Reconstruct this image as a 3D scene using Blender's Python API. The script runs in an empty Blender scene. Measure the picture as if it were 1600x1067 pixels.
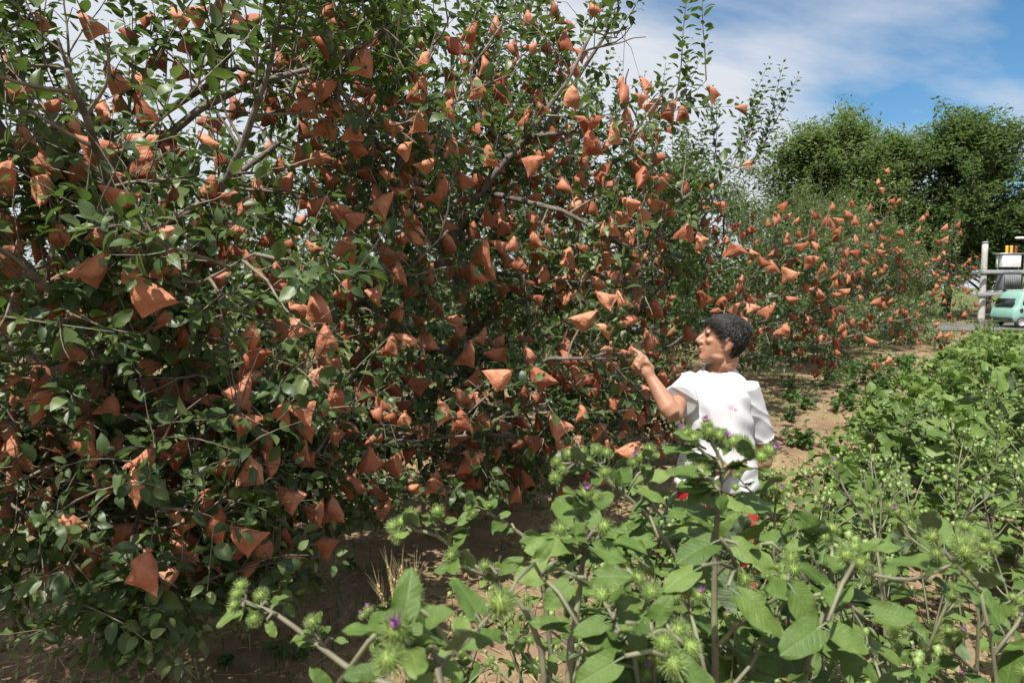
import bpy, bmesh, math, random
import numpy as np
from mathutils import Vector, Matrix, Euler, noise as mnoise

# ------------------------------------------------------------------ camera, sky, sun, exposure
SC = bpy.context.scene
COL = SC.collection
CAM_Z = 1.85
FPX = 1067.0                       # focal length in pixels of the 1600 px wide photograph (24 mm lens)
PITCH = math.atan((533.5 - 446.0) / FPX)
cam_d = bpy.data.cameras.new('camera'); cam = bpy.data.objects.new('camera', cam_d); COL.objects.link(cam)
cam_d.sensor_width = 36.0; cam_d.lens = 24.0; cam_d.clip_start = 0.05; cam_d.clip_end = 2000
cam.location = (0, 0, CAM_Z); cam.rotation_euler = (math.pi / 2 - PITCH, 0, 0)
cam_d.dof.use_dof = True; cam_d.dof.focus_distance = 3.6; cam_d.dof.aperture_fstop = 7.1
SC.camera = cam

SUN_DIR = Vector((-0.27, -0.50, 1.0)).normalized()      # towards the sun
sun_el = math.asin(SUN_DIR.z); sun_az = math.atan2(SUN_DIR.x, SUN_DIR.y)
sd = bpy.data.lights.new('sun', 'SUN'); sd.energy = 5.0; sd.angle = math.radians(0.53); sd.color = (1.0, 0.955, 0.88)
sun = bpy.data.objects.new('sun', sd); COL.objects.link(sun); sun.location = (0, 0, 30)
sun.rotation_euler = (-SUN_DIR).to_track_quat('-Z', 'Y').to_euler()

world = bpy.data.worlds.new('World'); SC.world = world; world.use_nodes = True
nt = world.node_tree; nt.nodes.clear()
def wn(t, **k):
    n = nt.nodes.new(t)
    for a, b in k.items(): setattr(n, a, b)
    return n
out = wn('ShaderNodeOutputWorld'); bg = wn('ShaderNodeBackground'); bg.inputs['Strength'].default_value = 0.078
sky = wn('ShaderNodeTexSky', sky_type='NISHITA'); sky.sun_disc = False
sky.sun_elevation = sun_el; sky.sun_rotation = sun_az; sky.altitude = 300; sky.air_density = 1.0; sky.dust_density = 0.5; sky.ozone_density = 1.4
tc = wn('ShaderNodeTexCoord'); sep = wn('ShaderNodeSeparateXYZ'); nt.links.new(tc.outputs['Generated'], sep.inputs[0])
zz = wn('ShaderNodeMath', operation='MAXIMUM'); nt.links.new(sep.outputs['Z'], zz.inputs[0]); zz.inputs[1].default_value = 0.0
za = wn('ShaderNodeMath', operation='ADD'); nt.links.new(zz.outputs[0], za.inputs[0]); za.inputs[1].default_value = 0.4
dx = wn('ShaderNodeMath', operation='DIVIDE'); nt.links.new(sep.outputs['X'], dx.inputs[0]); nt.links.new(za.outputs[0], dx.inputs[1])
dy = wn('ShaderNodeMath', operation='DIVIDE'); nt.links.new(sep.outputs['Y'], dy.inputs[0]); nt.links.new(za.outputs[0], dy.inputs[1])
cmb = wn('ShaderNodeCombineXYZ'); nt.links.new(dx.outputs[0], cmb.inputs[0]); nt.links.new(dy.outputs[0], cmb.inputs[1])
mp = wn('ShaderNodeMapping'); nt.links.new(cmb.outputs[0], mp.inputs[0])
mp.inputs['Location'].default_value = (10.44, 1.96, 0.0); mp.inputs['Rotation'].default_value = (0, 0, -0.35); mp.inputs['Scale'].default_value = (0.6, 1.3, 1.0)
n1 = wn('ShaderNodeTexNoise'); nt.links.new(mp.outputs[0], n1.inputs['Vector'])
n1.inputs['Scale'].default_value = 0.55; n1.inputs['Detail'].default_value = 7.0; n1.inputs['Roughness'].default_value = 0.52; n1.inputs['Distortion'].default_value = 0.35
rmp = wn('ShaderNodeValToRGB'); nt.links.new(n1.outputs['Fac'], rmp.inputs[0])
rmp.color_ramp.elements[0].position = 0.445; rmp.color_ramp.elements[0].color = (0, 0, 0, 1)
rmp.color_ramp.elements[1].position = 0.53; rmp.color_ramp.elements[1].color = (0.96, 0.96, 0.96, 1)
mix = wn('ShaderNodeMixRGB'); nt.links.new(rmp.outputs[0], mix.inputs['Fac']); tin = wn('ShaderNodeMixRGB', blend_type='MULTIPLY'); tin.inputs['Fac'].default_value = 1.0; tin.inputs['Color2'].default_value = (0.64, 0.99, 1.13, 1); nt.links.new(sky.outputs[0], tin.inputs['Color1']); nt.links.new(tin.outputs[0], mix.inputs['Color1'])
mix.inputs['Color2'].default_value = (6.5, 6.8, 7.3, 1)
nt.links.new(mix.outputs[0], bg.inputs['Color']); nt.links.new(bg.outputs[0], out.inputs['Surface'])

vs = SC.view_settings; vs.view_transform = 'Standard'; vs.look = 'None'; vs.gamma = 1.0; vs.use_curve_mapping = False; vs.exposure = 0.6
SC.render.engine = 'CYCLES'
cy = SC.cycles
cy.use_denoising = True; cy.max_bounces = 5; cy.diffuse_bounces = 3; cy.glossy_bounces = 2; cy.transmission_bounces = 4; cy.transparent_max_bounces = 6
cy.sample_clamp_indirect = 6.0; cy.caustics_reflective = False; cy.caustics_refractive = False

# ------------------------------------------------------------------ helpers
def at(px, py, d):
    """world point seen at photo pixel (px,py) at distance d along the lens axis"""
    x = (px - 800.0) / FPX * d; y = -(py - 533.5) / FPX * d
    c, s = math.cos(PITCH), math.sin(PITCH)
    return np.array([x, d * c + y * s, CAM_Z - d * s + y * c])
def proj(P):
    P = np.asarray(P, float).reshape(-1, 3); c, s = math.cos(PITCH), math.sin(PITCH)
    y0 = P[:, 1]; z0 = P[:, 2] - CAM_Z
    d = y0 * c - z0 * s; v = y0 * s + z0 * c
    dd = np.maximum(d, 1e-3)
    return 800 + FPX * P[:, 0] / dd, 533.5 - FPX * v / dd, d
def smooth(a, b, x):
    t = np.clip((x - a) / (b - a), 0, 1); return t * t * (3 - 2 * t)
_perm = np.random.default_rng(5).random((512, 512))
def vnoise(x, y):
    x = np.asarray(x, float); y = np.asarray(y, float)
    xi = np.floor(x).astype(int); yi = np.floor(y).astype(int); fx = x - xi; fy = y - yi
    fx = fx * fx * (3 - 2 * fx); fy = fy * fy * (3 - 2 * fy)
    g = lambda a, b: _perm[a % 512, b % 512]
    return (g(xi, yi) * (1 - fx) + g(xi + 1, yi) * fx) * (1 - fy) + (g(xi, yi + 1) * (1 - fx) + g(xi + 1, yi + 1) * fx) * fy
def gz(x, y):
    x = np.asarray(x, float); y = np.asarray(y, float)
    z = 0.33 * smooth(4.5, 9.0, y) - 0.2 * smooth(14, 26, y)
    near = 1 - smooth(18, 30, np.hypot(x, y))
    near = near * (1 - np.exp(-((x - 1.0) ** 2 + (y - 3.2) ** 2) / 0.5))
    z = z + near * (0.10 * (vnoise(x * 0.9 + 7, y * 0.9 + 3) - 0.5) + 0.05 * (vnoise(x * 2.7, y * 2.7) - 0.5))
    return z
def nrm(v):
    v = np.asarray(v, float); return v / np.maximum(np.linalg.norm(v, axis=-1, keepdims=True), 1e-9)

class MB:
    """collects numpy pieces of a mesh"""
    def __init__(s): s.v = []; s.q = []; s.t = []; s.n = 0; s.tint = []
    def add(s, v, q=None, t=None, tint=None):
        v = np.asarray(v, float).reshape(-1, 3)
        if q is not None and len(q): s.q.append(np.asarray(q, int).reshape(-1, 4) + s.n)
        if t is not None and len(t): s.t.append(np.asarray(t, int).reshape(-1, 3) + s.n)
        s.v.append(v); s.n += len(v)
        s.tint.append(np.zeros(len(v)) + (0.5 if tint is None else tint))
    def tube(s, pts, rad, sides=6, cap=True, tint=None):
        pts = np.asarray(pts, float); n = len(pts); rad = np.broadcast_to(np.asarray(rad, float), (n,))
        T = nrm(np.gradient(pts, axis=0))
        a = np.array([0.0, 0, 1]) if abs(T[0][2]) < 0.9 else np.array([1.0, 0, 0])
        U = np.zeros((n, 3)); u = a - T[0] * (a @ T[0])
        for i in range(n):
            u = u - T[i] * (u @ T[i]); u = u / (np.linalg.norm(u) + 1e-9); U[i] = u
        V = np.cross(T, U)
        ang = np.arange(sides) * 2 * math.pi / sides
        ring = (np.cos(ang)[None, :, None] * U[:, None, :] + np.sin(ang)[None, :, None] * V[:, None, :]) * rad[:, None, None] + pts[:, None, :]
        i = np.arange(n - 1)[:, None] * sides; j = np.arange(sides)[None, :]; k = (j + 1) % sides
        q = np.stack([i + j, i + k, i + sides + k, i + sides + j], -1).reshape(-1, 4)
        v = ring.reshape(-1, 3); t = None
        if cap:
            v = np.vstack([v, pts[0], pts[-1]]); b = n * sides
            jj = np.arange(sides); kk = (jj + 1) % sides
            t = np.vstack([np.stack([np.full(sides, b), kk, jj], -1), np.stack([np.full(sides, b + 1), (n - 1) * sides + jj, (n - 1) * sides + kk], -1)])
        s.add(v, q, t, tint)
    def box(s, c, size, rot=None, bevel=0.0):
        c = np.asarray(c, float); h = np.asarray(size, float) / 2
        if bevel <= 0:
            v = np.array([[x, y, z] for x in (-1, 1) for y in (-1, 1) for z in (-1, 1)], float) * h
            q = [[0, 1, 3, 2], [4, 6, 7, 5], [0, 4, 5, 1], [2, 3, 7, 6], [0, 2, 6, 4], [1, 5, 7, 3]]
            t = None
        else:
            bm = bmesh.new(); bmesh.ops.create_cube(bm, size=1.0)
            for w in bm.verts: w.co = Vector((w.co.x * h[0] * 2, w.co.y * h[1] * 2, w.co.z * h[2] * 2))
            bmesh.ops.bevel(bm, geom=bm.edges[:], offset=bevel, segments=2, affect='EDGES', profile=0.5)
            bm.verts.ensure_lookup_table(); v = np.array([w.co[:] for w in bm.verts]); q = []; t = []
            for f in bm.faces:
                ids = [w.index for w in f.verts]
                if len(ids) == 4: q.append(ids)
                else:
                    for i in range(1, len(ids) - 1): t.append([ids[0], ids[i], ids[i + 1]])
            bm.free()
        if rot is not None: v = v @ np.array(rot).T
        s.add(v + c, q, t)
    def loft(s, rings, cap=True):
        """rings: list of (k,3) arrays of equal k"""
        k = len(rings[0]); n = len(rings); v = np.vstack(rings)
        i = np.arange(n - 1)[:, None] * k; j = np.arange(k)[None, :]; jj = (j + 1) % k
        q = np.stack([i + j, i + jj, i + k + jj, i + k + j], -1).reshape(-1, 4); t = None
        if cap:
            v = np.vstack([v, rings[0].mean(0), rings[-1].mean(0)]); b = n * k; a = np.arange(k); c = (a + 1) % k
            t = np.vstack([np.stack([np.full(k, b), c, a], -1), np.stack([np.full(k, b + 1), (n - 1) * k + a, (n - 1) * k + c], -1)])
        s.add(v, q, t)
    def ball(s, c, r, seg=12, ring=8, rot=None):
        c = np.asarray(c, float); r = np.broadcast_to(np.asarray(r, float), (3,))
        rings = []
        for i in range(ring + 1):
            th = math.pi * (0.02 + 0.96 * i / ring); ph = np.arange(seg) * 2 * math.pi / seg
            p = np.stack([np.sin(th) * np.cos(ph), np.sin(th) * np.sin(ph), np.full(seg, -math.cos(th))], -1) * r
            if rot is not None: p = p @ np.array(rot).T
            rings.append(p + c)
        s.loft(rings)
    def mesh(s, name, mats, smooth_=True, tint=False):
        me = bpy.data.meshes.new(name)
        v = np.vstack(s.v) if s.v else np.zeros((0, 3))
        q = np.vstack(s.q) if s.q else np.zeros((0, 4), int); t = np.vstack(s.t) if s.t else np.zeros((0, 3), int)
        me.vertices.add(len(v)); me.vertices.foreach_set('co', v.astype(np.float32).ravel())
        nl = len(q) * 4 + len(t) * 3; me.loops.add(nl); me.polygons.add(len(q) + len(t))
        me.loops.foreach_set('vertex_index', np.concatenate([q.ravel(), t.ravel()]).astype(np.int32))
        ls = np.concatenate([np.arange(len(q)) * 4, len(q) * 4 + np.arange(len(t)) * 3]).astype(np.int32)
        me.polygons.foreach_set('loop_start', ls)
        me.polygons.foreach_set('loop_total', np.concatenate([np.full(len(q), 4), np.full(len(t), 3)]).astype(np.int32))
        if smooth_: me.polygons.foreach_set('use_smooth', np.ones(len(q) + len(t), bool))
        me.update(calc_edges=True)
        if tint:
            a = me.attributes.new('tint', 'FLOAT', 'POINT'); a.data.foreach_set('value', np.concatenate(s.tint).astype(np.float32))
        for m in (mats if isinstance(mats, (list, tuple)) else [mats]): me.materials.append(m)
        return me

def obj(name, me, parent=None, loc=None):
    o = bpy.data.objects.new(name, me); COL.objects.link(o)
    if parent is not None: o.parent = parent
    if loc is not None: o.location = tuple(float(c) for c in loc)
    return o
def empty(name, loc=(0, 0, 0), rz=0.0):
    o = bpy.data.objects.new(name, None); COL.objects.link(o); o.location = tuple(float(c) for c in loc); o.rotation_euler = (0, 0, rz); o.empty_display_size = 0.2
    return o
def tag(o, label=None, cat=None, group=None, kind=None):
    if label: o['label'] = label
    if cat: o['category'] = cat
    if group: o['group'] = group
    if kind: o['kind'] = kind
    return o
def frame_matrix(loc, X, Z, scale=1.0):
    """object matrix: local x along X, local z near Z"""
    X = Vector(X).normalized(); Z = Vector(Z); Y = Z.cross(X)
    if Y.length < 1e-4: Y = Vector((0, 1, 0)).cross(X)
    Y.normalize(); Z = X.cross(Y)
    m = Matrix((X, Y, Z)).transposed().to_4x4()
    sc = scale if isinstance(scale, (tuple, list)) else (scale,) * 3
    return Matrix.Translation(Vector(loc)) @ m @ Matrix.Diagonal((*sc, 1))

# ------------------------------------------------------------------ materials
def node_mat(name):
    m = bpy.data.materials.new(name); m.use_nodes = True
    t = m.node_tree; b = t.nodes['Principled BSDF']; o = t.nodes['Material Output']
    return m, t, b, o
def add_noise_color(t, b, c1, c2, scale=8.0, detail=5.0, lo=0.35, hi=0.65, coord='Object'):
    tcn = t.nodes.new('ShaderNodeTexCoord'); nz = t.nodes.new('ShaderNodeTexNoise'); nz.inputs['Scale'].default_value = scale; nz.inputs['Detail'].default_value = detail
    t.links.new(tcn.outputs[coord], nz.inputs['Vector'])
    r = t.nodes.new('ShaderNodeValToRGB'); r.color_ramp.elements[0].position = lo; r.color_ramp.elements[1].position = hi
    r.color_ramp.elements[0].color = (*c1, 1); r.color_ramp.elements[1].color = (*c2, 1)
    t.links.new(nz.outputs['Fac'], r.inputs[0]); t.links.new(r.outputs[0], b.inputs['Base Color'])
    return tcn, nz, r
def add_bump(t, b, scale, strength, dist=0.01, detail=4.0, coord='Object', tex='ShaderNodeTexNoise'):
    tcn = t.nodes.new('ShaderNodeTexCoord'); nz = t.nodes.new(tex); nz.inputs['Scale'].default_value = scale
    if 'Detail' in nz.inputs: nz.inputs['Detail'].default_value = detail
    t.links.new(tcn.outputs[coord], nz.inputs['Vector'])
    bp = t.nodes.new('ShaderNodeBump'); bp.inputs['Strength'].default_value = strength; bp.inputs['Distance'].default_value = dist
    t.links.new(nz.outputs[0], bp.inputs['Height']); t.links.new(bp.outputs[0], b.inputs['Normal']); return bp
def simple(name, c1, c2=None, rough=0.7, scale=8.0, metallic=0.0, bump=0.0, bscale=30.0, bdist=0.01, spec=0.5):
    m, t, b, o = node_mat(name)
    if c2 is None: c2 = tuple(x * 0.85 for x in c1)
    add_noise_color(t, b, c1, c2, scale)
    b.inputs['Roughness'].default_value = rough; b.inputs['Metallic'].default_value = metallic; b.inputs['Specular IOR Level'].default_value = spec
    if bump: add_bump(t, b, bscale, bump, bdist)
    return m
def leaf_mat(name, dark, mid, light, rough=0.4, trans=0.35, tcol=(0.16, 0.28, 0.03), spec=0.5, objrand=0.5, vein=0.0, nscale=25.0):
    m, t, b, o = node_mat(name)
    a = t.nodes.new('ShaderNodeAttribute'); a.attribute_name = 'tint'
    oi = t.nodes.new('ShaderNodeObjectInfo')
    s1 = t.nodes.new('ShaderNodeMath'); s1.operation = 'MULTIPLY_ADD'; t.links.new(oi.outputs['Random'], s1.inputs[0]); s1.inputs[1].default_value = objrand; s1.inputs[2].default_value = -objrand / 2
    s2 = t.nodes.new('ShaderNodeMath'); s2.operation = 'ADD'; t.links.new(a.outputs['Fac'], s2.inputs[0]); t.links.new(s1.outputs[0], s2.inputs[1])
    tcn = t.nodes.new('ShaderNodeTexCoord'); nz = t.nodes.new('ShaderNodeTexNoise'); nz.inputs['Scale'].default_value = nscale; nz.inputs['Detail'].default_value = 3
    t.links.new(tcn.outputs['Object'], nz.inputs['Vector'])
    s3 = t.nodes.new('ShaderNodeMath'); s3.operation = 'MULTIPLY_ADD'; t.links.new(nz.outputs['Fac'], s3.inputs[0]); s3.inputs[1].default_value = 0.45; t.links.new(s2.outputs[0], s3.inputs[2])
    s4 = t.nodes.new('ShaderNodeMath'); s4.operation = 'SUBTRACT'; t.links.new(s3.outputs[0], s4.inputs[0]); s4.inputs[1].default_value = 0.225
    r = t.nodes.new('ShaderNodeValToRGB'); e = r.color_ramp.elements; e[0].position = 0.1; e[0].color = (*dark, 1); e[1].position = 0.92; e[1].color = (*light, 1)
    k = e.new(0.5); k.color = (*mid, 1)
    t.links.new(s4.outputs[0], r.inputs[0]); t.links.new(r.outputs[0], b.inputs['Base Color'])
    b.inputs['Roughness'].default_value = rough; b.inputs['Specular IOR Level'].default_value = spec
    tr = t.nodes.new('ShaderNodeBsdfTranslucent'); tm = t.nodes.new('ShaderNodeMixRGB'); tm.inputs['Fac'].default_value = 0.5
    t.links.new(r.outputs[0], tm.inputs['Color1']); tm.inputs['Color2'].default_value = (*tcol, 1); t.links.new(tm.outputs[0], tr.inputs['Color'])
    mx = t.nodes.new('ShaderNodeMixShader'); mx.inputs[0].default_value = trans
    t.links.new(b.outputs[0], mx.inputs[1]); t.links.new(tr.outputs[0], mx.inputs[2]); t.links.new(mx.outputs[0], o.inputs['Surface'])
    if vein:
        add_bump(t, b, vein, 0.35, 0.004, 3.0)
    return m
M = {}
M['apple_leaf'] = leaf_mat('apple leaf', (0.030, 0.060, 0.019), (0.074, 0.120, 0.036), (0.180, 0.228, 0.080), rough=0.44, trans=0.32, spec=0.5, nscale=14)
M['burdock_top'] = leaf_mat('burdock leaf upper side', (0.068, 0.122, 0.025), (0.122, 0.196, 0.042), (0.200, 0.275, 0.070), rough=0.5, trans=0.30, tcol=(0.20, 0.36, 0.03), spec=0.35, nscale=3.5)
def add_veins(m, amount, col):
    t = m.node_tree; b = t.nodes['Principled BSDF']
    tcn = t.nodes.new('ShaderNodeTexCoord'); sp = t.nodes.new('ShaderNodeSeparateXYZ'); t.links.new(tcn.outputs['Object'], sp.inputs[0])
    def mt(op, a, b_=None, c=None):
        n = t.nodes.new('ShaderNodeMath'); n.operation = op
        for i, v in enumerate((a, b_, c)):
            if v is None: continue
            if isinstance(v, (int, float)): n.inputs[i].default_value = v
            else: t.links.new(v, n.inputs[i])
        return n.outputs[0]
    ay = mt('ABSOLUTE', sp.outputs['Y']); ph = mt('MULTIPLY_ADD', ay, -0.75, sp.outputs['X']); nz = t.nodes.new('ShaderNodeTexNoise'); nz.inputs['Scale'].default_value = 5.0; t.links.new(tcn.outputs['Object'], nz.inputs['Vector'])
    ph = mt('MULTIPLY_ADD', nz.outputs['Fac'], 0.06, ph); w = mt('ABSOLUTE', mt('SINE', mt('MULTIPLY', ph, 21.0)))
    side = mt('POWER', mt('SUBTRACT', 1.0, w), 5.0); mid = mt('POWER', mt('SUBTRACT', 1.0, mt('MINIMUM', mt('MULTIPLY', ay, 16.0), 1.0)), 2.0); v = mt('MINIMUM', mt('ADD', side, mid), 1.0)
    old = b.inputs['Base Color'].links[0].from_socket; mx = t.nodes.new('ShaderNodeMixRGB'); t.links.new(mt('MULTIPLY', v, amount), mx.inputs[0]); t.links.new(old, mx.inputs[1]); mx.inputs[2].default_value = (*col, 1); t.links.new(mx.outputs[0], b.inputs['Base Color'])
    n2 = t.nodes.new('ShaderNodeTexNoise'); n2.inputs['Scale'].default_value = 22.0; n2.inputs['Detail'].default_value = 4; t.links.new(tcn.outputs['Object'], n2.inputs['Vector'])
    hgt = mt('MULTIPLY_ADD', n2.outputs['Fac'], 0.6, mt('MULTIPLY', v, -0.7)); bp = t.nodes.new('ShaderNodeBump'); bp.inputs['Strength'].default_value = 0.22; bp.inputs['Distance'].default_value = 0.03
    t.links.new(hgt, bp.inputs['Height']); t.links.new(bp.outputs[0], b.inputs['Normal'])
add_veins(M['burdock_top'], 0.28, (0.15, 0.25, 0.075))
M['burdock_under'] = leaf_mat('burdock leaf felted underside', (0.115, 0.175, 0.085), (0.165, 0.235, 0.120), (0.215, 0.285, 0.155), rough=0.8, trans=0.24, tcol=(0.20, 0.36, 0.03), spec=0.2, nscale=8)
add_veins(M['burdock_under'], 0.5, (0.24, 0.30, 0.18))
M['weed_leaf'] = leaf_mat('small weed leaf', (0.035, 0.085, 0.022), (0.060, 0.130, 0.032), (0.10, 0.185, 0.045), rough=0.55, trans=0.3, spec=0.3)
M['tall_leaf'] = leaf_mat('tall tree leaf', (0.070, 0.110, 0.038), (0.120, 0.168, 0.060), (0.180, 0.225, 0.085), rough=0.6, trans=0.48, spec=0.3, nscale=1.5)
M['grass'] = leaf_mat('grass blade', (0.045, 0.085, 0.022), (0.085, 0.130, 0.035), (0.22, 0.20, 0.085), rough=0.65, trans=0.3, tcol=(0.2, 0.28, 0.05), spec=0.2, objrand=0.0, nscale=3)
M['bark'] = simple('apple bark', (0.075, 0.060, 0.048), (0.190, 0.165, 0.140), 0.85, 14, bump=0.5, bscale=60, bdist=0.01)
M['twig'] = simple('apple twig', (0.105, 0.085, 0.055), (0.21, 0.185, 0.135), 0.7, 25)
M['tall_bark'] = simple('rough grey bark', (0.045, 0.036, 0.028), (0.12, 0.10, 0.08), 0.9, 4, bump=0.6, bscale=12, bdist=0.04)
M['burdock_stem'] = simple('burdock stem', (0.12, 0.095, 0.075), (0.22, 0.24, 0.13), 0.65, 9, bump=0.4, bscale=90, bdist=0.002)
M['bur'] = simple('bur bracts', (0.14, 0.215, 0.055), (0.25, 0.325, 0.11), 0.55, 60)
M['bur_core'] = simple('bur head', (0.14, 0.215, 0.04), (0.22, 0.30, 0.06), 0.6, 80)
M['floret'] = simple('purple florets', (0.24, 0.07, 0.24), (0.40, 0.20, 0.38), 0.6, 200)
M['dead_leaf'] = simple('dead brown leaf', (0.14, 0.075, 0.035), (0.30, 0.19, 0.095), 0.8, 12)
M['straw'] = simple('dry straw', (0.36, 0.27, 0.13), (0.50, 0.39, 0.20), 0.7, 30)
def bag_mat():
    m, t, b, o = node_mat('orange paper bag')
    oi = t.nodes.new('ShaderNodeObjectInfo'); a = t.nodes.new('ShaderNodeAttribute'); a.attribute_name = 'tint'
    tcn = t.nodes.new('ShaderNodeTexCoord'); nz = t.nodes.new('ShaderNodeTexNoise'); nz.inputs['Scale'].default_value = 4.0; nz.inputs['Detail'].default_value = 5
    t.links.new(tcn.outputs['Object'], nz.inputs['Vector'])
    s = t.nodes.new('ShaderNodeMath'); s.operation = 'MULTIPLY_ADD'; t.links.new(oi.outputs['Random'], s.inputs[0]); s.inputs[1].default_value = 0.6; s.inputs[2].default_value = -0.50
    s1 = t.nodes.new('ShaderNodeMath'); s1.operation = 'MULTIPLY_ADD'; t.links.new(nz.outputs['Fac'], s1.inputs[0]); s1.inputs[1].default_value = 0.5; t.links.new(s.outputs[0], s1.inputs[2])
    s2 = t.nodes.new('ShaderNodeMath'); s2.operation = 'ADD'; t.links.new(s1.outputs[0], s2.inputs[0]); t.links.new(a.outputs['Fac'], s2.inputs[1])
    r = t.nodes.new('ShaderNodeValToRGB'); e = r.color_ramp.elements; e[0].position = 0.15; e[0].color = (0.30, 0.085, 0.040, 1); e[1].position = 0.9; e[1].color = (0.70, 0.31, 0.18, 1)
    t.links.new(s2.outputs[0], r.inputs[0]); t.links.new(r.outputs[0], b.inputs['Base Color'])
    b.inputs['Roughness'].default_value = 0.55; b.inputs['Specular IOR Level'].default_value = 0.3
    tr = t.nodes.new('ShaderNodeBsdfTranslucent'); tr.inputs['Color'].default_value = (0.55, 0.12, 0.04, 1)
    mx = t.nodes.new('ShaderNodeMixShader'); mx.inputs[0].default_value = 0.14
    t.links.new(b.outputs[0], mx.inputs[1]); t.links.new(tr.outputs[0], mx.inputs[2]); t.links.new(mx.outputs[0], o.inputs['Surface'])
    # fine paper crinkle
    nz2 = t.nodes.new('ShaderNodeTexNoise'); nz2.inputs['Scale'].default_value = 6.0; nz2.inputs['Detail'].default_value = 4; nz2.inputs['Distortion'].default_value = 1.2
    t.links.new(tcn.outputs['Object'], nz2.inputs['Vector'])
    bp = t.nodes.new('ShaderNodeBump'); bp.inputs['Strength'].default_value = 0.3; bp.inputs['Distance'].default_value = 0.04
    t.links.new(nz2.outputs['Fac'], bp.inputs['Height']); t.links.new(bp.outputs[0], b.inputs['Normal'])
    return m
M['bag'] = bag_mat()
def soil_mat():
    m, t, b, o = node_mat('loess soil and dry grass')
    geo = t.nodes.new('ShaderNodeNewGeometry')
    def nz(sc, det=6, ro=0.6):
        n = t.nodes.new('ShaderNodeTexNoise'); n.inputs['Scale'].default_value = sc; n.inputs['Detail'].default_value = det; n.inputs['Roughness'].default_value = ro
        t.links.new(geo.outputs['Position'], n.inputs['Vector']); return n
    def ramp(n, p0, c0, p1, c1):
        r = t.nodes.new('ShaderNodeValToRGB'); e = r.color_ramp.elements; e[0].position = p0; e[0].color = (*c0, 1); e[1].position = p1; e[1].color = (*c1, 1); t.links.new(n.outputs['Fac'], r.inputs[0]); return r
    soil = ramp(nz(3.0, 8, 0.65), 0.3, (0.165, 0.105, 0.062), 0.72, (0.36, 0.255, 0.165))
    litter = ramp(nz(28.0, 4), 0.35, (0.12, 0.085, 0.045), 0.65, (0.42, 0.32, 0.17))
    green = ramp(nz(14.0, 5), 0.3, (0.045, 0.07, 0.02), 0.7, (0.13, 0.16, 0.055))
    f1 = ramp(nz(1.6, 6), 0.46, (0, 0, 0), 0.62, (0.8, 0.8, 0.8)); m1 = t.nodes.new('ShaderNodeMixRGB'); t.links.new(f1.outputs[0], m1.inputs[0]); t.links.new(soil.outputs[0], m1.inputs[1]); t.links.new(litter.outputs[0], m1.inputs[2])
    at_ = t.nodes.new('ShaderNodeAttribute'); at_.attribute_name = 'tint'
    f2n = nz(0.9, 7, 0.65); ad = t.nodes.new('ShaderNodeMath'); ad.operation = 'ADD'; t.links.new(f2n.outputs['Fac'], ad.inputs[0]); t.links.new(at_.outputs['Fac'], ad.inputs[1])
    r2 = t.nodes.new('ShaderNodeValToRGB'); e = r2.color_ramp.elements; e[0].position = 0.55; e[0].color = (0, 0, 0, 1); e[1].position = 0.75; e[1].color = (0.9, 0.9, 0.9, 1); t.links.new(ad.outputs[0], r2.inputs[0])
    m2 = t.nodes.new('ShaderNodeMixRGB'); t.links.new(r2.outputs[0], m2.inputs[0]); t.links.new(m1.outputs[0], m2.inputs[1]); t.links.new(green.outputs[0], m2.inputs[2])
    t.links.new(m2.outputs[0], b.inputs['Base Color']); b.inputs['Roughness'].default_value = 0.95; b.inputs['Specular IOR Level'].default_value = 0.15
    bn = nz(40, 6, 0.7); bp = t.nodes.new('ShaderNodeBump'); bp.inputs['Strength'].default_value = 0.7; bp.inputs['Distance'].default_value = 0.03
    t.links.new(bn.outputs['Fac'], bp.inputs['Height']); t.links.new(bp.outputs[0], b.inputs['Normal'])
    return m
M['soil'] = soil_mat()
M['clod'] = simple('soil clod', (0.19, 0.125, 0.075), (0.34, 0.24, 0.155), 0.95, 20, bump=0.5, bscale=80, bdist=0.01, spec=0.15)
M['asphalt'] = simple('worn asphalt', (0.085, 0.082, 0.080), (0.15, 0.145, 0.14), 0.9, 3, bump=0.3, bscale=60)
M['concrete'] = simple('pole concrete', (0.36, 0.36, 0.34), (0.50, 0.49, 0.46), 0.85, 6)
M['galv'] = simple('galvanised steel', (0.32, 0.33, 0.34), (0.44, 0.45, 0.46), 0.5, 10, metallic=0.4)
M['dark_steel'] = simple('grey transformer paint', (0.13, 0.14, 0.15), (0.19, 0.20, 0.21), 0.55, 4)
M['ceramic'] = simple('insulator ceramic', (0.20, 0.06, 0.035), (0.27, 0.10, 0.06), 0.25, 5)
M['white_paint'] = simple('white paint', (0.66, 0.67, 0.66), (0.78, 0.78, 0.77), 0.5, 5)
M['teal'] = simple('teal van paint', (0.20, 0.37, 0.31), (0.23, 0.41, 0.34), 0.35, 2)
M['rubber'] = simple('tyre rubber', (0.02, 0.02, 0.02), (0.035, 0.035, 0.035), 0.85, 9)
M['rim'] = simple('wheel rim', (0.55, 0.55, 0.55), (0.66, 0.66, 0.66), 0.35, 6, metallic=0.5)
M['glass'] = simple('dark vehicle glass', (0.015, 0.018, 0.02), (0.03, 0.035, 0.04), 0.08, 2)
M['sticker'] = simple('printed sticker', (0.72, 0.16, 0.13), (0.85, 0.76, 0.62), 0.5, 9)
M['yellow'] = simple('yellow plastic', (0.65, 0.36, 0.04), (0.75, 0.45, 0.07), 0.5, 5)
M['skin'] = simple('tanned skin', (0.34, 0.165, 0.100), (0.45, 0.235, 0.150), 0.5, 22, bump=0.12, bscale=160, bdist=0.002)
M['hair'] = simple('black hair', (0.010, 0.009, 0.008), (0.028, 0.024, 0.022), 0.42, 70)
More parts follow.
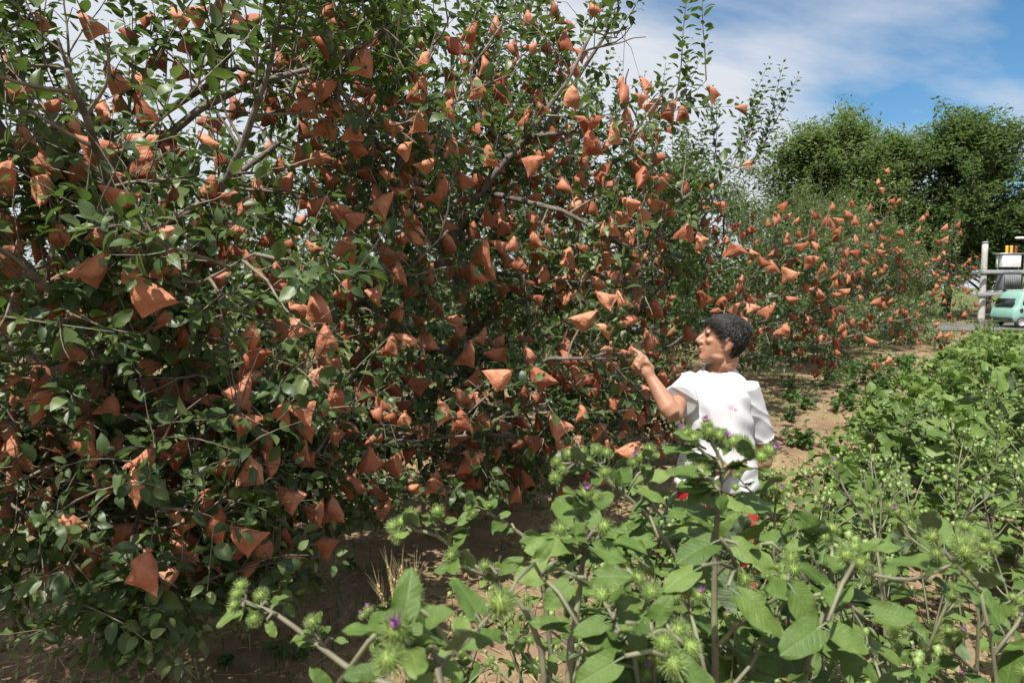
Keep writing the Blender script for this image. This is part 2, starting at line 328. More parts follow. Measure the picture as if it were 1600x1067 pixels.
M['shirt'] = simple('white cotton', (0.53, 0.54, 0.57), (0.60, 0.60, 0.62), 0.9, 5, bump=0.15, bscale=500, bdist=0.001, spec=0.2)
M['pink'] = simple('pink shirt print', (0.72, 0.22, 0.32), (0.74, 0.45, 0.50), 0.8, 60)
M['red'] = simple('red cotton', (0.42, 0.012, 0.022), (0.60, 0.025, 0.04), 0.8, 7)
M['shoe'] = simple('dark shoe', (0.03, 0.028, 0.026), (0.06, 0.055, 0.05), 0.7, 12)
M['eye'] = simple('eye', (0.03, 0.02, 0.015), (0.06, 0.04, 0.03), 0.15, 5)
M['lip'] = simple('lips', (0.34, 0.13, 0.10), (0.40, 0.17, 0.13), 0.5, 30)

# ------------------------------------------------------------------ ground, road
def build_ground():
    n = 270; u = np.linspace(-1, 1, n)
    xs = 420 * np.sinh(7.2 * u) / math.sinh(7.2) + 1.5; ys = 5.5 + 420 * np.sinh(7.2 * u) / math.sinh(7.2)
    X, Y = np.meshgrid(xs, ys, indexing='xy')
    Z = gz(X, Y)
    near = 1 - smooth(10, 16, np.hypot(X, Y))
    Z = Z + near * (0.022 * (vnoise(X * 9, Y * 9) - 0.5) + 0.016 * np.maximum(vnoise(X * 21 + 3, Y * 21) - 0.55, 0) * 2)
    V = np.stack([X, Y, Z], -1).reshape(-1, 3)
    i, j = np.meshgrid(np.arange(n - 1), np.arange(n - 1), indexing='ij'); a = (i * n + j).ravel()
    q = np.stack([a, a + 1, a + n + 1, a + n], -1)
    # growth of green cover: bare along the path beside the row, grassy beyond it and far away
    side = (X - (-1.35)) * 0.76 - (Y - 2.5) * 0.65
    g = 0.12 * smooth(1.0, -4.0, side) - 0.12 * np.exp(-((side - 1.5) / 1.3) ** 2) + 0.12 * smooth(17, 24, Y) + 0.2 * smooth(40, 80, np.hypot(X, Y))
    mb = MB(); mb.add(V, q, None, g.ravel())
    o = obj('ground', mb.mesh('ground', M['soil'], True, True)); tag(o, kind='structure')
build_ground()
RZ = float(gz(20, 27.5)) + 0.03
mb = MB()
xs = np.linspace(-60, 90, 76); ya = 25.6 + 0.0 * xs; yb = 29.6 + 0 * xs
v = np.concatenate([np.stack([xs, ya + 0.12 * vnoise(xs, xs * 0 + 1), xs * 0 + RZ], -1), np.stack([xs, yb, xs * 0 + RZ + 0.03], -1)])
k = np.arange(75); mb.add(v, np.stack([k, k + 1, k + 77, k + 76], -1))
tag(obj('road', mb.mesh('road', M['asphalt'])), kind='structure')

# ------------------------------------------------------------------ leaf clouds
def leaf_template(kind):
    if kind == 'quad':
        v = np.array([[0, 0, 0], [0.45, 0.5, 0.05], [1, 0, -0.05], [0.45, -0.5, 0.05]], float); return v, np.array([[0, 3, 2, 1]]), np.zeros((0, 3), int)
    if kind in 'abc': L = {'a': [(0, 0, 0), (.34, 0, -.03), (.70, 0, -.06), (1, 0, -.20), (.28, .47, .10), (.66, .38, .05), (.28, -.47, .10), (.66, -.38, .05)],
         'b': [(0, 0, 0), (.34, 0, .05), (.70, 0, .02), (.98, 0, -.22), (.30, .48, .06), (.68, .36, .10), (.30, -.46, .12), (.66, -.40, -.04)],
         'c': [(0, 0, 0), (.34, 0, -.06), (.70, 0, -.05), (1, 0, .06), (.28, .40, .20), (.66, .33, .16), (.28, -.40, .20), (.66, -.33, .16)]}[kind]
    if kind == 'e':
        return np.array([(0, 0, 0), (.42, .46, .08), (1, 0, -.12), (.42, -.46, .08), (.45, 0, -.04)], float), np.zeros((0, 4), int), np.array([[0, 3, 4], [0, 4, 1], [3, 2, 4], [4, 2, 1]])
    if kind in 'ABC':
        fold, tipz, mz, asy = {'A': (.20, -.20, -.03, 0), 'B': (.08, -.26, .06, .10), 'C': (.38, .05, -.07, 0)}[kind]
        xs = (0, .16, .42, .72, 1); wd = (.34, .50, .36); zm = (0, mz * .6, mz, mz + tipz * .3, mz + tipz)
        L = [(x, 0, z) for x, z in zip(xs, zm)] + [(xs[i + 1] - .02, wd[i], zm[i + 1] + wd[i] * (fold + asy)) for i in range(3)] + [(xs[i + 1], -wd[i], zm[i + 1] + wd[i] * (fold - asy)) for i in range(3)]
        return np.array(L, float), np.array([[1, 8, 9, 2], [2, 9, 10, 3], [1, 2, 6, 5], [2, 3, 7, 6]]), np.array([[0, 8, 1], [0, 1, 5], [3, 10, 4], [3, 4, 7]])
    q = np.array([[1, 6, 7, 2], [1, 2, 5, 4]]); t = np.array([[0, 6, 1], [0, 1, 4], [2, 7, 3], [2, 3, 5]])
    return np.array(L, float), q, t
def leaf_cloud(mb, P, D, N, L, W, tint, kinds='abc', rng=None):
    P = np.asarray(P); n = len(P)
    if n == 0: return
    D = nrm(D); S = nrm(np.cross(N, D)); N = np.cross(D, S)
    ch = rng.integers(0, len(kinds), n)
    for i, kd in enumerate(kinds):
        s = np.where(ch == i)[0]
        if not len(s): continue
        tv, q, t = leaf_template('quad' if kd == 'q' else kd)
        v = P[s][:, None, :] + tv[None, :, 0:1] * (D[s] * L[s][:, None])[:, None, :] + tv[None, :, 1:2] * (S[s] * W[s][:, None])[:, None, :] + tv[None, :, 2:3] * (N[s] * L[s][:, None])[:, None, :]
        k = len(tv); off = (np.arange(len(s)) * k)[:, None, None]
        mb.add(v.reshape(-1, 3), (q[None] + off).reshape(-1, 4) if len(q) else None, (t[None] + off).reshape(-1, 3) if len(t) else None, np.repeat(tint[s], k))

def wander(p, d, L, n, rng, curl=0.15, grav=0.0):
    pts = [np.array(p, float)]; d = nrm(d)
    for i in range(n):
        d = nrm(d + rng.normal(0, curl, 3) + np.array([0, 0, grav])); pts.append(pts[-1] + d * L / n)
    return np.array(pts)
def along(pts, f):
    x = f * (len(pts) - 1); i = min(int(x), len(pts) - 2); return pts[i] + (pts[i + 1] - pts[i]) * (x - i), nrm(pts[i + 1] - pts[i])
def perp(d, rng):
    r = rng.normal(0, 1, 3); r = r - d * (r @ d); return nrm(r)

class Apple:
    def __init__(s, base, H, R, seed, shoots, leaf, name_label, extra=()):
        s.base = np.array(base, float); s.H = H; s.R = R; s.rng = np.random.default_rng(seed); s.label = name_label; s.leafsize = leaf
        s.limbs = []; s.sec = []; s.shoots = []; s.nshoots = shoots; rng = s.rng
        b = s.base
        tr = wander(b - np.array([0, 0, .06]), (rng.normal(0, .06), rng.normal(0, .06), 1), H * 0.80, 8, rng, 0.07, 0.05); s.trunk = tr
        nl = 13
        for i in range(nl):
            f = 0.16 + 0.72 * (i / (nl - 1)) ** 0.9; p, d = along(tr, f)
            az = i * 2.4 + rng.normal(0, .3) + seed; h = f
            el = 0.12 + 0.75 * h + rng.normal(0, .1)
            Ln = R * (1.12 - 0.55 * max(0, h - 0.35)) * rng.uniform(.88, 1.1)
            l = wander(p, (math.cos(az) * math.cos(el), math.sin(az) * math.cos(el), math.sin(el)), Ln, 9, rng, 0.11, 0.02 if h > .4 else -0.035)
            cx, cy_, cd_ = proj(l); bad = np.where((cx > 1085) & (cy_ < 290) & (cd_ > .5))[0]
            if base[1] < 3: bad = np.where((cd_ > .2) & (cx > -60))[0]
            elif base[1] < 5: bad = np.where(np.linalg.norm(l - np.array([0, 0, CAM_Z]), axis=1) < 2.75)[0]
            if len(bad) and base[0] < 3: l = l[:max(2, bad[0])]
            if 3 < base[1] < 5 and cy_[-1] > 820: continue
            s.limbs.append((l, 0.042 * (1.1 - 0.6 * h) * R / 2))
        for e in extra:
            s.limbs.append((np.array(e[0]), e[1]))
        for j in range(14):                              # spurs straight off the trunk
            p, d = along(tr, rng.uniform(.25, .98)); pd = perp(d, rng); s.sec.append(wander(p, d * .3 + pd, rng.uniform(.3, .7), 5, rng, .16, .02))
        for l, r in s.limbs:
            ln = np.linalg.norm(np.diff(l, axis=0), axis=1).sum(); k = max(4, int(ln / 0.17))
            for j in range(k):
                f = 0.22 + 0.78 * (j + rng.random()) / k; p, d = along(l, min(f, .995))
                pd = perp(d, rng); pd[2] = pd[2] * 0.75 + 0.1
                L2 = rng.uniform(.3, .85) * (1.1 - 0.5 * f)
                s.sec.append(wander(p, d * 0.45 + pd, L2, 5, rng, 0.16, 0.02 if p[2] - b[2] > 1.6 else -0.06))
    def nodes(s): return np.vstack([x for x in s.sec] + [l for l, r in s.limbs])
    def grow(s):
        rng = s.rng; k = s.nshoots; secs = s.sec; w = np.array([np.linalg.norm(x[-1] - x[0]) for x in secs]); w /= w.sum()
        for i in rng.choice(len(secs), k, p=w):
            if secs[i][0][2] - s.base[2] > .68 * s.H and rng.random() < .5: continue
            x = secs[i]; f = rng.uniform(.1, 1); p, d = along(x, min(f, .99)); h = (p[2] - s.base[2]) / s.H
            dirn = nrm(d * 0.6 + perp(d, rng) * 0.8 + np.array([0, 0, 0.15 + 0.75 * h * rng.random()]))
            L = rng.uniform(.10, .30) if rng.random() < .78 else rng.uniform(.3, .5)
            if h > .72 and rng.random() < .45: L = rng.uniform(.45, .95); dirn = nrm(dirn * .5 + np.array([0, 0, 1.0]))
            s.shoots.append((wander(p, dirn, L, 4, rng, 0.08, 0.02 if h > .45 else -0.07), 0.0028 + L * .004))
    def leaves(s, dens=1.0):
        rng = s.rng; P = []; D = []; N = []; L = []; T = []
        lowest = 1.0 if s.base[1] < 3 else .40
        s.shoots = [x for x in s.shoots if not (x[0][:, 2].min() < lowest and x[0][-1][1] < 4.4)]
        s.sec = [x for x in s.sec if not (x[:, 2].min() < lowest - .08 and x[-1][1] < 4.4)]
        for pts, r in s.shoots:
            ln = np.linalg.norm(pts[-1] - pts[0]); n = max(5, int(ln / 0.026 * dens) + 3)
            f = np.linspace(.12, 1, n) ; x = f * (len(pts) - 1); i = np.minimum(x.astype(int), len(pts) - 2); fr = (x - i)[:, None]
            p = pts[i] * (1 - fr) + pts[i + 1] * fr; t = nrm(pts[i + 1] - pts[i])
            ph = np.arange(n) * 2.4 + rng.random() * 6; a = nrm(np.cross(t, [0.3, .2, .9])); bb = np.cross(t, a)
            rad = np.cos(ph)[:, None] * a + np.sin(ph)[:, None] * bb
            d = nrm(t * rng.uniform(.35, 1.0, (n, 1)) + rad * 0.95 + np.array([0, 0, -0.30]) * rng.uniform(0, 1.6, (n, 1)))
            up = nrm(t * 0.5 + np.array([0, 0, 0.8]) - rad * .1 + rng.normal(0, .28, (n, 3)))
            age = (f ** 3) * 0.28
            P.append(p + d * rng.uniform(.012, .028, (n, 1))); D.append(d); N.append(up)
            L.append(s.leafsize * rng.uniform(.6, 1.18, n) * (1 - .45 * f ** 4)); T.append(rng.normal(.42, .16, n) + age)
        s.P = np.vstack(P); s.D = np.vstack(D); s.N = np.vstack(N); s.L = np.concatenate(L); s.T = np.clip(np.concatenate(T), 0, 1)
        px, py, d = proj(s.P); far = np.linalg.norm(s.P - np.array([0, 0, CAM_Z]), axis=1); k = ~((far < 1.9) | ((d > 0) & (px > -40) & (d < 1.8)))      # nothing grows into the photographer's face
        s.P, s.D, s.N, s.L, s.T = s.P[k], s.D[k], s.N[k], s.L[k], s.T[k]
        s.W = s.L * rng.uniform(.48, .66, len(s.L))
    def build(s, parts, fine=True):
        root = empty('apple_tree', s.base); tag(root, s.label, 'apple tree', 'apple trees in the bagged orchard')
        mb = MB(); r0 = 0.075 * s.H / 4.5; n = len(s.trunk); mb.tube(s.trunk - s.base, np.linspace(r0 * 1.1, r0 * .16, n), 10 if fine else 6); obj('trunk', mb.mesh('trunk', M['bark']), root)
        for l, r in s.limbs:
            mb = MB(); mb.tube(l - s.base, np.linspace(r, r * .28, len(l)), 8 if fine else 5); obj('limb', mb.mesh('limb', M['bark']), root)
        mb = MB()
        for x in s.sec: mb.tube(x - s.base, np.linspace(.0085, .0032, len(x)), 4 if fine else 3, cap=False)
        for x, r in s.shoots:
            x = x if fine == 2 else x[::2]
            mb.tube(x - s.base, np.linspace(r, .0013, len(x)), 3, cap=False)
        tag(obj('twigs', mb.mesh('twigs', M['twig']), root), kind='stuff')
        keep = np.ones(len(s.P), bool)
        if parts:
            px, py, d = proj(s.P); ok = (px > 5) & (px < 1595) & (py > 5) & (py < 1060) & (d > .5)
            score = np.where(ok, s.L / np.maximum(d, .3) * (0.35 + np.abs(np.einsum('ij,ij->i', s.N, nrm(s.P - np.array([0, 0, CAM_Z]))))), 0)
            top = np.argsort(-score)[:parts]; keep[top] = False
            for i in top:
                if score[i] <= 0: continue
                o = obj('leaf', APPLE_LEAVES[int(s.rng.integers(len(APPLE_LEAVES)))], root)
                o.matrix_basis = frame_matrix(s.P[i] - s.base, s.D[i], s.N[i], (float(s.L[i]), float(s.W[i]) * 1.04, float(s.L[i])))
        mb = MB(); leaf_cloud(mb, s.P[keep] - s.base, s.D[keep], s.N[keep], s.L[keep], s.W[keep], s.T[keep], {2: 'ABC', 1: 'abc', 0: 'e'}[int(fine)], s.rng)
        tag(obj('foliage', mb.mesh('foliage', M['apple_leaf'], True, True), root), kind='stuff')
        return root

def fine_leaf(seed, cols=9):
    """one serrated, folded apple leaf with petiole; unit length, unit width"""
    rng = np.random.default_rng(seed); mb = MB(); xs = np.linspace(0, 1, cols); rows = []
    ph = rng.random(3) * 6; curl = rng.uniform(-.05, .25); fold = rng.uniform(.05, .26); wav = rng.uniform(.02, .05)
    for i, x in enumerate(xs):
        w = 0.5 * (math.sin(math.pi * min(1, x ** .78)) ** .72) if 0 < x < 1 else 0.004
        w *= 1 + (.06 if i % 2 else -.03)
        zc = -curl * x * x + .03 * math.sin(3 * x + ph[0])
        r = []
        for k, s in enumerate((-1, -.5, 0, .5, 1)):
            r.append((x, s * w, zc + abs(s) * w * fold * 1.6 + wav * math.sin(x * 9 + ph[1] + s) * abs(s) ** 2))
        rows.append(r)
    v = np.array(rows).reshape(-1, 3); i, j = np.meshgrid(np.arange(cols - 1), np.arange(4), indexing='ij'); a = (i * 5 + j).ravel()
    mb.add(v, np.stack([a, a + 5, a + 6, a + 1], -1), None, rng.uniform(.3, .6))
    mb.tube(np.array([[-.32, 0, .06], [-.15, 0, .02], [.02, 0, -.004]]), [.014, .013, .010], 3, False, 0.85)
    return mb.mesh('apple_leaf', M['apple_leaf'], True, True)
APPLE_LEAVES = [fine_leaf(i) for i in range(8)]

def g(x, y, dz=0.0): return (x, y, float(gz(x, y)) + dz)
def pl(*pts): return [at(*p) for p in pts]
LA = 0.084
trees = [
    Apple(g(-3.7, 1.0), 4.5, 2.3, 11, 1250, LA, 'apple tree at the left edge of the picture, cut off by the frame'),
    Apple(g(-2.15, 4.0), 3.5, 2.25, 2, 2400, LA, 'big shaded apple tree filling the left of the picture',
          [(pl((250, 520, 3.9), (330, 330, 3.6), (378, 230, 3.4), (420, 110, 3.2), (440, 20, 3.2)), .028), (pl((150, 640, 3.9), (190, 480, 3.3), (215, 400, 2.9), (240, 330, 2.8)), .022),
           (pl((180, 700, 4.0), (120, 720, 3.3), (190, 740, 2.8), (260, 800, 2.55)), .022), (pl((180, 640, 4.0), (300, 590, 3.4), (360, 602, 3.1), (470, 640, 2.95)), .020),
           (pl((180, 560, 4.0), (215, 520, 3.2), (300, 450, 2.75), (400, 395, 2.55)), .016), (pl((60, 520, 3.8), (75, 470, 3.0), (75, 400, 2.6)), .018),
           (pl((200, 560, 4.0), (60, 620, 3.1), (10, 660, 2.8)), .02), (pl((250, 180, 3.6), (370, 105, 3.6), (440, 128, 3.6), (500, 145, 3.6)), .02),
           (pl((150, 760, 3.9), (250, 860, 3.0), (270, 930, 2.75)), .018), (pl((230, 300, 3.8), (120, 150, 3.2), (90, 60, 3.0)), .022),
           (pl((225, 760, 4.0), (160, 790, 3.3), (90, 850, 2.9), (50, 900, 2.75)), .016), (pl((225, 750, 4.0), (300, 790, 3.3), (330, 870, 3.0), (320, 930, 2.9)), .015), (pl((230, 690, 4.0), (380, 720, 3.4), (460, 770, 3.2)), .015),
           (pl((200, 700, 3.9), (60, 720, 3.0), (10, 790, 2.8)), .016), (pl((230, 740, 4.0), (230, 760, 3.0), (200, 860, 2.75), (240, 960, 2.7)), .015), (pl((230, 650, 4.0), (330, 650, 3.1), (370, 720, 2.9)), .014), (pl((200, 660, 4.0), (110, 640, 3.0), (130, 720, 2.75)), .014)]),
    Apple(g(-0.55, 6.2), 4.0, 2.5, 3, 2250, LA, 'wide bag-laden apple tree in the middle, forked dark limb against the sky',
          [(pl((600, 520, 5.2), (690, 405, 5.0), (735, 320, 4.9), (775, 270, 4.8), (825, 210, 4.8), (885, 130, 4.8), (930, 40, 4.8)), .040), (pl((800, 240, 4.8), (745, 175, 4.7), (735, 110, 4.6), (790, 30, 4.6)), .020),
           (pl((825, 215, 4.8), (900, 205, 4.7), (985, 215, 4.7), (1040, 140, 4.7)), .022), (pl((620, 500, 5.2), (610, 300, 4.0), (640, 170, 3.6), (685, 50, 3.5)), .018),
           (pl((640, 560, 5.4), (760, 590, 4.6), (860, 560, 4.3), (960, 560, 4.2)), .024), (pl((600, 600, 5.6), (580, 640, 4.6), (640, 690, 4.1), (730, 680, 3.9)), .020),
           (pl((640, 600, 5.6), (780, 640, 4.7), (860, 630, 4.4)), .018), (pl((650, 520, 5.4), (560, 470, 4.4), (620, 440, 3.9), (700, 360, 3.7)), .018),
           (pl((760, 300, 4.9), (880, 330, 4.6), (990, 390, 4.6), (1080, 350, 4.7)), .020), (pl((720, 420, 5.2), (880, 440, 4.8), (1000, 440, 4.7)), .02),
           (pl((600, 560, 5.6), (470, 640, 4.4), (430, 690, 3.7), (500, 710, 3.4)), .02), (pl((700, 400, 5.0), (560, 260, 4.4), (520, 120, 4.2), (510, 20, 4.2)), .022)]),
    Apple(g(1.5, 8.6), 3.4, 2.3, 5, 1650, LA, 'apple tree directly behind the man, bags thick on its lower branches',
          [(pl((1000, 480, 8.0), (1060, 420, 7.2), (1105, 330, 7.0), (1150, 240, 7.0)), .022), (pl((1000, 560, 8.0), (1100, 520, 6.8), (1200, 500, 6.4)), .022), (pl((1000, 560, 8.0), (960, 600, 6.6), (1010, 620, 6.2)), .02)]),
    Apple(g(3.45, 10.9), 2.75, 2.0, 7, 1500, .088, 'fourth apple tree of the row, pale twigs over its bags',
          [(pl((1150, 500, 10.2), (1200, 440, 9.0), (1240, 375, 8.8)), .02)]),
    Apple(g(5.4, 13.1), 2.45, 1.9, 8, 1400, .095, 'low apple tree of the row just right of a bare upright trunk'),
    Apple(g(7.3, 15.4), 3.0, 1.9, 9, 1300, .10, 'apple tree with a tall peak of bags under the tall dark trees'),
    Apple(g(9.3, 17.6), 2.75, 1.8, 10, 1200, .105, 'second last apple tree of the row, dense with small pale orange bags'),
    Apple(g(11.4, 19.6), 2.5, 1.8, 14, 1100, .105, 'last apple tree of the row, nearest the road'),
]
back = [Apple(g(-5.6, 7.0), 3.0, 2.5, 21, 1000, .125, 'apple tree of the row behind, half hidden at the far left'), Apple(g(-3.7, 9.2), 2.9, 2.5, 22, 1100, .125, 'apple tree of the row behind, seen through the gaps of the shaded tree'),
        Apple(g(-1.7, 11.5), 2.9, 2.5, 23, 1100, .125, 'apple tree of the row behind, seen through the gaps of the middle tree'), Apple(g(0.4, 13.8), 2.8, 2.5, 24, 1100, .125, 'apple tree of the row behind, farther along behind the middle tree'),
        Apple(g(2.5, 16.0), 2.8, 2.5, 25, 1000, .125, 'apple tree of the row behind, hidden behind the man\'s tree')]

# ------------------------------------------------------------------ paper bags over the fruit
def bag_mesh(seed):
    rng = np.random.default_rng(seed); mb = MB(); K = 20; R = 13
    lean = rng.uniform(-.22, .22); fat = rng.uniform(.16, .25); narrow = rng.uniform(.80, 1.0); tuft = rng.uniform(.05, .10); bot = rng.uniform(.88, 1.0)
    off = rng.random(3) * 50; rings = []; crum = rng.random()
    for i in range(R):
        v = i / (R - 1)
        if v < .1: a = .035 + (.10 - v) * tuft * 8; b = .03 + (.1 - v) * .35
        else:
            u = (v - .1) / .9; a = .035 + (.5 * narrow - .035) * (u ** .62) * (1 - (1 - bot) * max(0, u - .75) * 4); b = .03 + fat * math.sin(math.pi * min(1, u ** .85)) ** .8 * (1 if u < .98 else .2)
            b = max(b, .012)
        ring = []
        for k in range(K):
            th = 2 * math.pi * k / K; c, s_ = math.cos(th), math.sin(th)
            x = a * math.copysign(abs(c) ** .9, c); y = b * math.copysign(abs(s_) ** 1.35, s_)
            z = -v * 1.0 - .06 * math.cos(th * 2) * v * v * (1 if v > .9 else .3)
            p = Vector((x * 2.3 + off[0], y * 2.3 + off[1], z * 2.3 + off[2])); nz = mnoise.noise_vector(p); n2 = mnoise.noise_vector(p * 2.3)
            amp = (.055 + .05 * crum) * min(1, v * 2) * (1 if v < .97 else .35)
            x += nz.x * amp + n2.x * amp * .15 + lean * v * v; y += (nz.y * 1.3 + abs(n2.y) * .35) * amp * (1.3 if v < .95 else .8); z += nz.z * amp * .6
            # radial gathers below the tie
            if v < .6: y += .02 * math.sin(th * 5 + off[0]) * (1 - abs(v - .25) * 2)
            ring.append((x, y, z))
        rings.append(np.array(ring))
    mb.loft(rings); 
    for tt in mb.tint: tt[:] = rng.uniform(.35, .65)
    me = mb.mesh('paper_bag', M['bag'], True, True)
    # sharp folds where the paper bends hard
    bm = bmesh.new(); bm.from_mesh(me)
    for e in bm.edges:
        if len(e.link_faces) == 2 and e.calc_face_angle() > .5: e.smooth = False
    bm.to_mesh(me); bm.free()
    return me
BAGS = [bag_mesh(100 + i) for i in range(14)]

HAND = [  # photo x, photo y of the bag's middle, width in px, hang tilt in degrees, description (or None)
 (160,236,64,75,'broad sunlit bag lying almost flat high on the left tree'),(232,258,60,8,'large shaded triangular bag beside a broad flat one, high on the left tree'),(264,238,42,-35,None),(195,830,60,70,'low bag tipped on its side just above the largest bag'),
 (222,887,74,22,'largest bag of all, sunlit pyramid hanging lowest on the left tree'),(322,670,50,-10,'tall bag hanging straight down under the crossing branch at left'),(198,645,36,-160,'small sunlit bag with its point hanging downward at left'),(412,693,56,15,'wide bag with a bright crease, low between left and middle trees'),
 (392,592,54,60,'bag lying along the branch end in the lower left middle'),(520,716,42,55,'left one of two low bags side by side over dark ground'),(576,727,50,-120,'right one of two low bags side by side, pointing right'),(565,612,40,-30,None),
 (497,480,56,-15,'broad brown shaded bag just left of centre'),(410,490,34,160,None),(350,475,44,30,None),(672,428,38,10,None),(668,537,44,115,'pointed bag with a sunlit left face at mid height left of centre'),
 (732,552,42,10,'lower half of a bow-shaped pair of bags near the centre'),(718,523,26,175,'small upper half of a bow-shaped pair of bags near the centre'),(690,605,34,-15,None),(645,600,42,-50,None),(660,570,30,40,None),(780,660,36,-20,'low bag with a straight hem over dark ground near the centre'),
 (870,663,42,-35,'low sunlit bag hanging alone left of the man'),(815,610,30,5,None),(842,622,34,70,None),(785,590,46,55,None),(918,500,44,45,'fan-pleated bag left of the man\'s pointing finger'),(890,520,32,100,None),
 (540,380,48,30,'pale sunlit bag high in the middle, left of the long bare twig'),(607,398,46,-30,None),(628,372,36,20,None),(795,355,34,30,None),(438,258,28,-10,None),(471,240,40,-25,'sunlit open-mouthed bag against leaves at upper left centre'),
 (490,292,34,0,None),(385,318,38,75,None),(312,22,42,60,'upper bag beside a gap of sky near the top edge'),(372,35,40,-25,'bag hanging dark against the sky near the top edge'),(345,8,40,10,None),(512,25,36,-110,'pale bag outlined by sky near the top edge'),(513,78,20,0,None),
 (470,100,26,0,None),(345,85,40,80,None),(250,92,38,10,None),(280,108,42,-20,None),(185,160,36,5,None),(20,100,42,-40,None),(78,690,50,5,'dark square shaded bag low at the left edge'),(20,705,62,10,None),(50,820,36,-10,None),(62,890,52,5,'shaded pyramid bag near the ground at the far left'),
 (150,915,38,0,None),(178,893,32,20,None),(32,462,40,50,None),(22,510,46,80,None),(138,525,42,-100,None),(302,413,42,65,None),(265,600,50,10,None),(300,610,52,-25,None),(248,782,36,0,None),(262,665,46,10,None),(482,775,26,0,None),(455,805,28,-5,'slim shaded bag hanging straight down under the left tree'),
 (410,815,32,40,None),(735,690,30,0,None),(742,750,38,0,'lowest bag of the middle tree, in deep shade'),(722,735,30,20,None),(893,150,40,5,'high bag like a bell against sky right of the forked limb'),(1020,163,34,60,'highest bag at right, alone on an upright shoot against the sky'),
 (925,192,42,60,None),(920,222,42,0,None),(980,182,30,-10,None),(987,208,30,-40,None),(592,232,42,80,None),(596,176,26,0,None),(1153,390,34,110,'single bag above the man\'s head with one sunlit flank'),(1235,430,32,80,None),(1270,406,30,85,'single pale bag at right above the twigs of the fourth tree'),
 (1226,515,30,20,'bell-shaped bag right behind the man\'s hair'),(1205,522,22,-10,None),(835,252,38,70,None),(795,222,24,0,None),(775,262,26,-10,None),(662,70,24,40,None),(268,300,32,10,None),(730,230,30,10,None),(640,212,26,20,None),(775,145,30,-20,None),(790,150,28,15,None),
 (770,170,26,-40,None),(803,178,22,5,None),(560,135,30,-30,None),(575,145,32,60,None),(553,165,34,0,None),(610,110,26,80,None),(230,30,30,70,None),(455,10,30,0,None),(1075,520,34,-20,None),(1020,480,36,10,None),(1095,465,32,-30,None),(1050,560,28,10,None),(1035,590,30,0,None),(950,545,34,30,None),
 (880,440,36,50,None),(835,440,34,80,None),(760,340,36,0,None),(785,355,32,-20,None),(955,290,30,10,None),(1110,292,18,60,None),(1100,550,24,-10,None),(1335,345,20,10,None),(1325,335,18,-40,None),(1360,325,14,0,None),(1330,318,14,0,None),(1390,562,20,10,'lowest sunlit bag of the far trees, by the shadow on the path'),(1368,570,20,-15,None),
 (230,600,44,-20,None),(130,305,36,60,None),(105,330,32,10,None),(60,390,38,-30,None),(255,320,36,30,None),(420,375,32,10,None),(470,560,42,30,None),(500,565,44,-20,None),(525,570,40,10,None),(445,575,30,0,None)]
ALL = trees + back
NODES = [t_.nodes() for t_ in ALL]
bag_list = []   # (top position, matrix, width, tree index, label)
brng = np.random.default_rng(77)
def front_depth(px):
    k = (px - 800) / FPX; t_ = (2.5 * k + 1.35) / (0.65 - 0.76 * k) if (0.65 - 0.76 * k) > .02 else 30; return float(np.clip(2.5 + 0.76 * t_, 2.3, 17))
def bag_matrix(top, tilt, yaw, W, Hs=1.0):
    R = Matrix.Rotation(yaw, 4, 'Z'); Tl = Matrix.Rotation(math.radians(tilt), 4, 'Y')     # tilt in the picture plane
    return Matrix.Translation(Vector(top)) @ Tl @ R @ Matrix.Diagonal((W, W, W * Hs, 1))
for px, py, w, tilt, lab in HAND:
    fd = front_depth(px); d = float(np.clip(0.165 * FPX / w, fd - .45, fd + .9)); W = w * d / FPX
    c = at(px, py, d); tr_ = math.radians(tilt); Hs = float(brng.uniform(.82, 1.0))
    dn = np.array([-math.sin(tr_), 0, -math.cos(tr_)])
    top = c - dn * W * .52 * Hs
    best = None
    for ti, nd in enumerate(NODES):
        dd = np.linalg.norm(nd - top, axis=1); i = int(dd.argmin())
        if best is None or dd[i] < best[0]: best = (dd[i], ti, nd[i])
    T = ALL[best[1]]; p0 = best[2]; mid = (p0 + top) / 2 + np.array([0, 0, .05 + .1 * best[0]])
    cur = np.array([p0, p0 * .55 + mid * .45, mid, mid * .4 + top * .6, top])
    T.shoots.append((cur, .004))
    if best[0] > .25:
        for f in (.35, .6, .8, .92):
            p, dd_ = along(cur, f); T.shoots.append((wander(p, dd_ * .5 + perp(dd_, T.rng), T.rng.uniform(.12, .3), 4, T.rng, .1, 0), .003))
    bag_list.append((top, bag_matrix(top, tilt, float(brng.uniform(-.5, .5)) + (math.pi if brng.random() < .5 else 0), W, Hs), W, best[1], lab, (px, py)))
for T in ALL: T.grow()
NB = [20, 50, 70, 80, 70, 60, 60, 60, 50, 20, 25, 25, 25, 15]
for ti, T in enumerate(ALL):
    sec = T.sec
    for i in brng.choice(len(sec), min(NB[ti], len(sec)), replace=False):
        p, d = along(sec[i], float(brng.uniform(.3, .98))); h = (p[2] - T.base[2]) / T.H
        if (h > .82 and brng.random() < .7) or (p[2] < .75 and p[1] < 4.4): continue
        top = p + np.array([brng.normal(0, .03), brng.normal(0, .03), -.03]); W = float(brng.uniform(.125, .175)); til = float(brng.normal(0, 38)); yw = float(brng.uniform(0, 6.28))
        bag_list.append((top, bag_matrix(top, til, yw, W, float(brng.uniform(.8, 1.05))), W, ti, None, None))
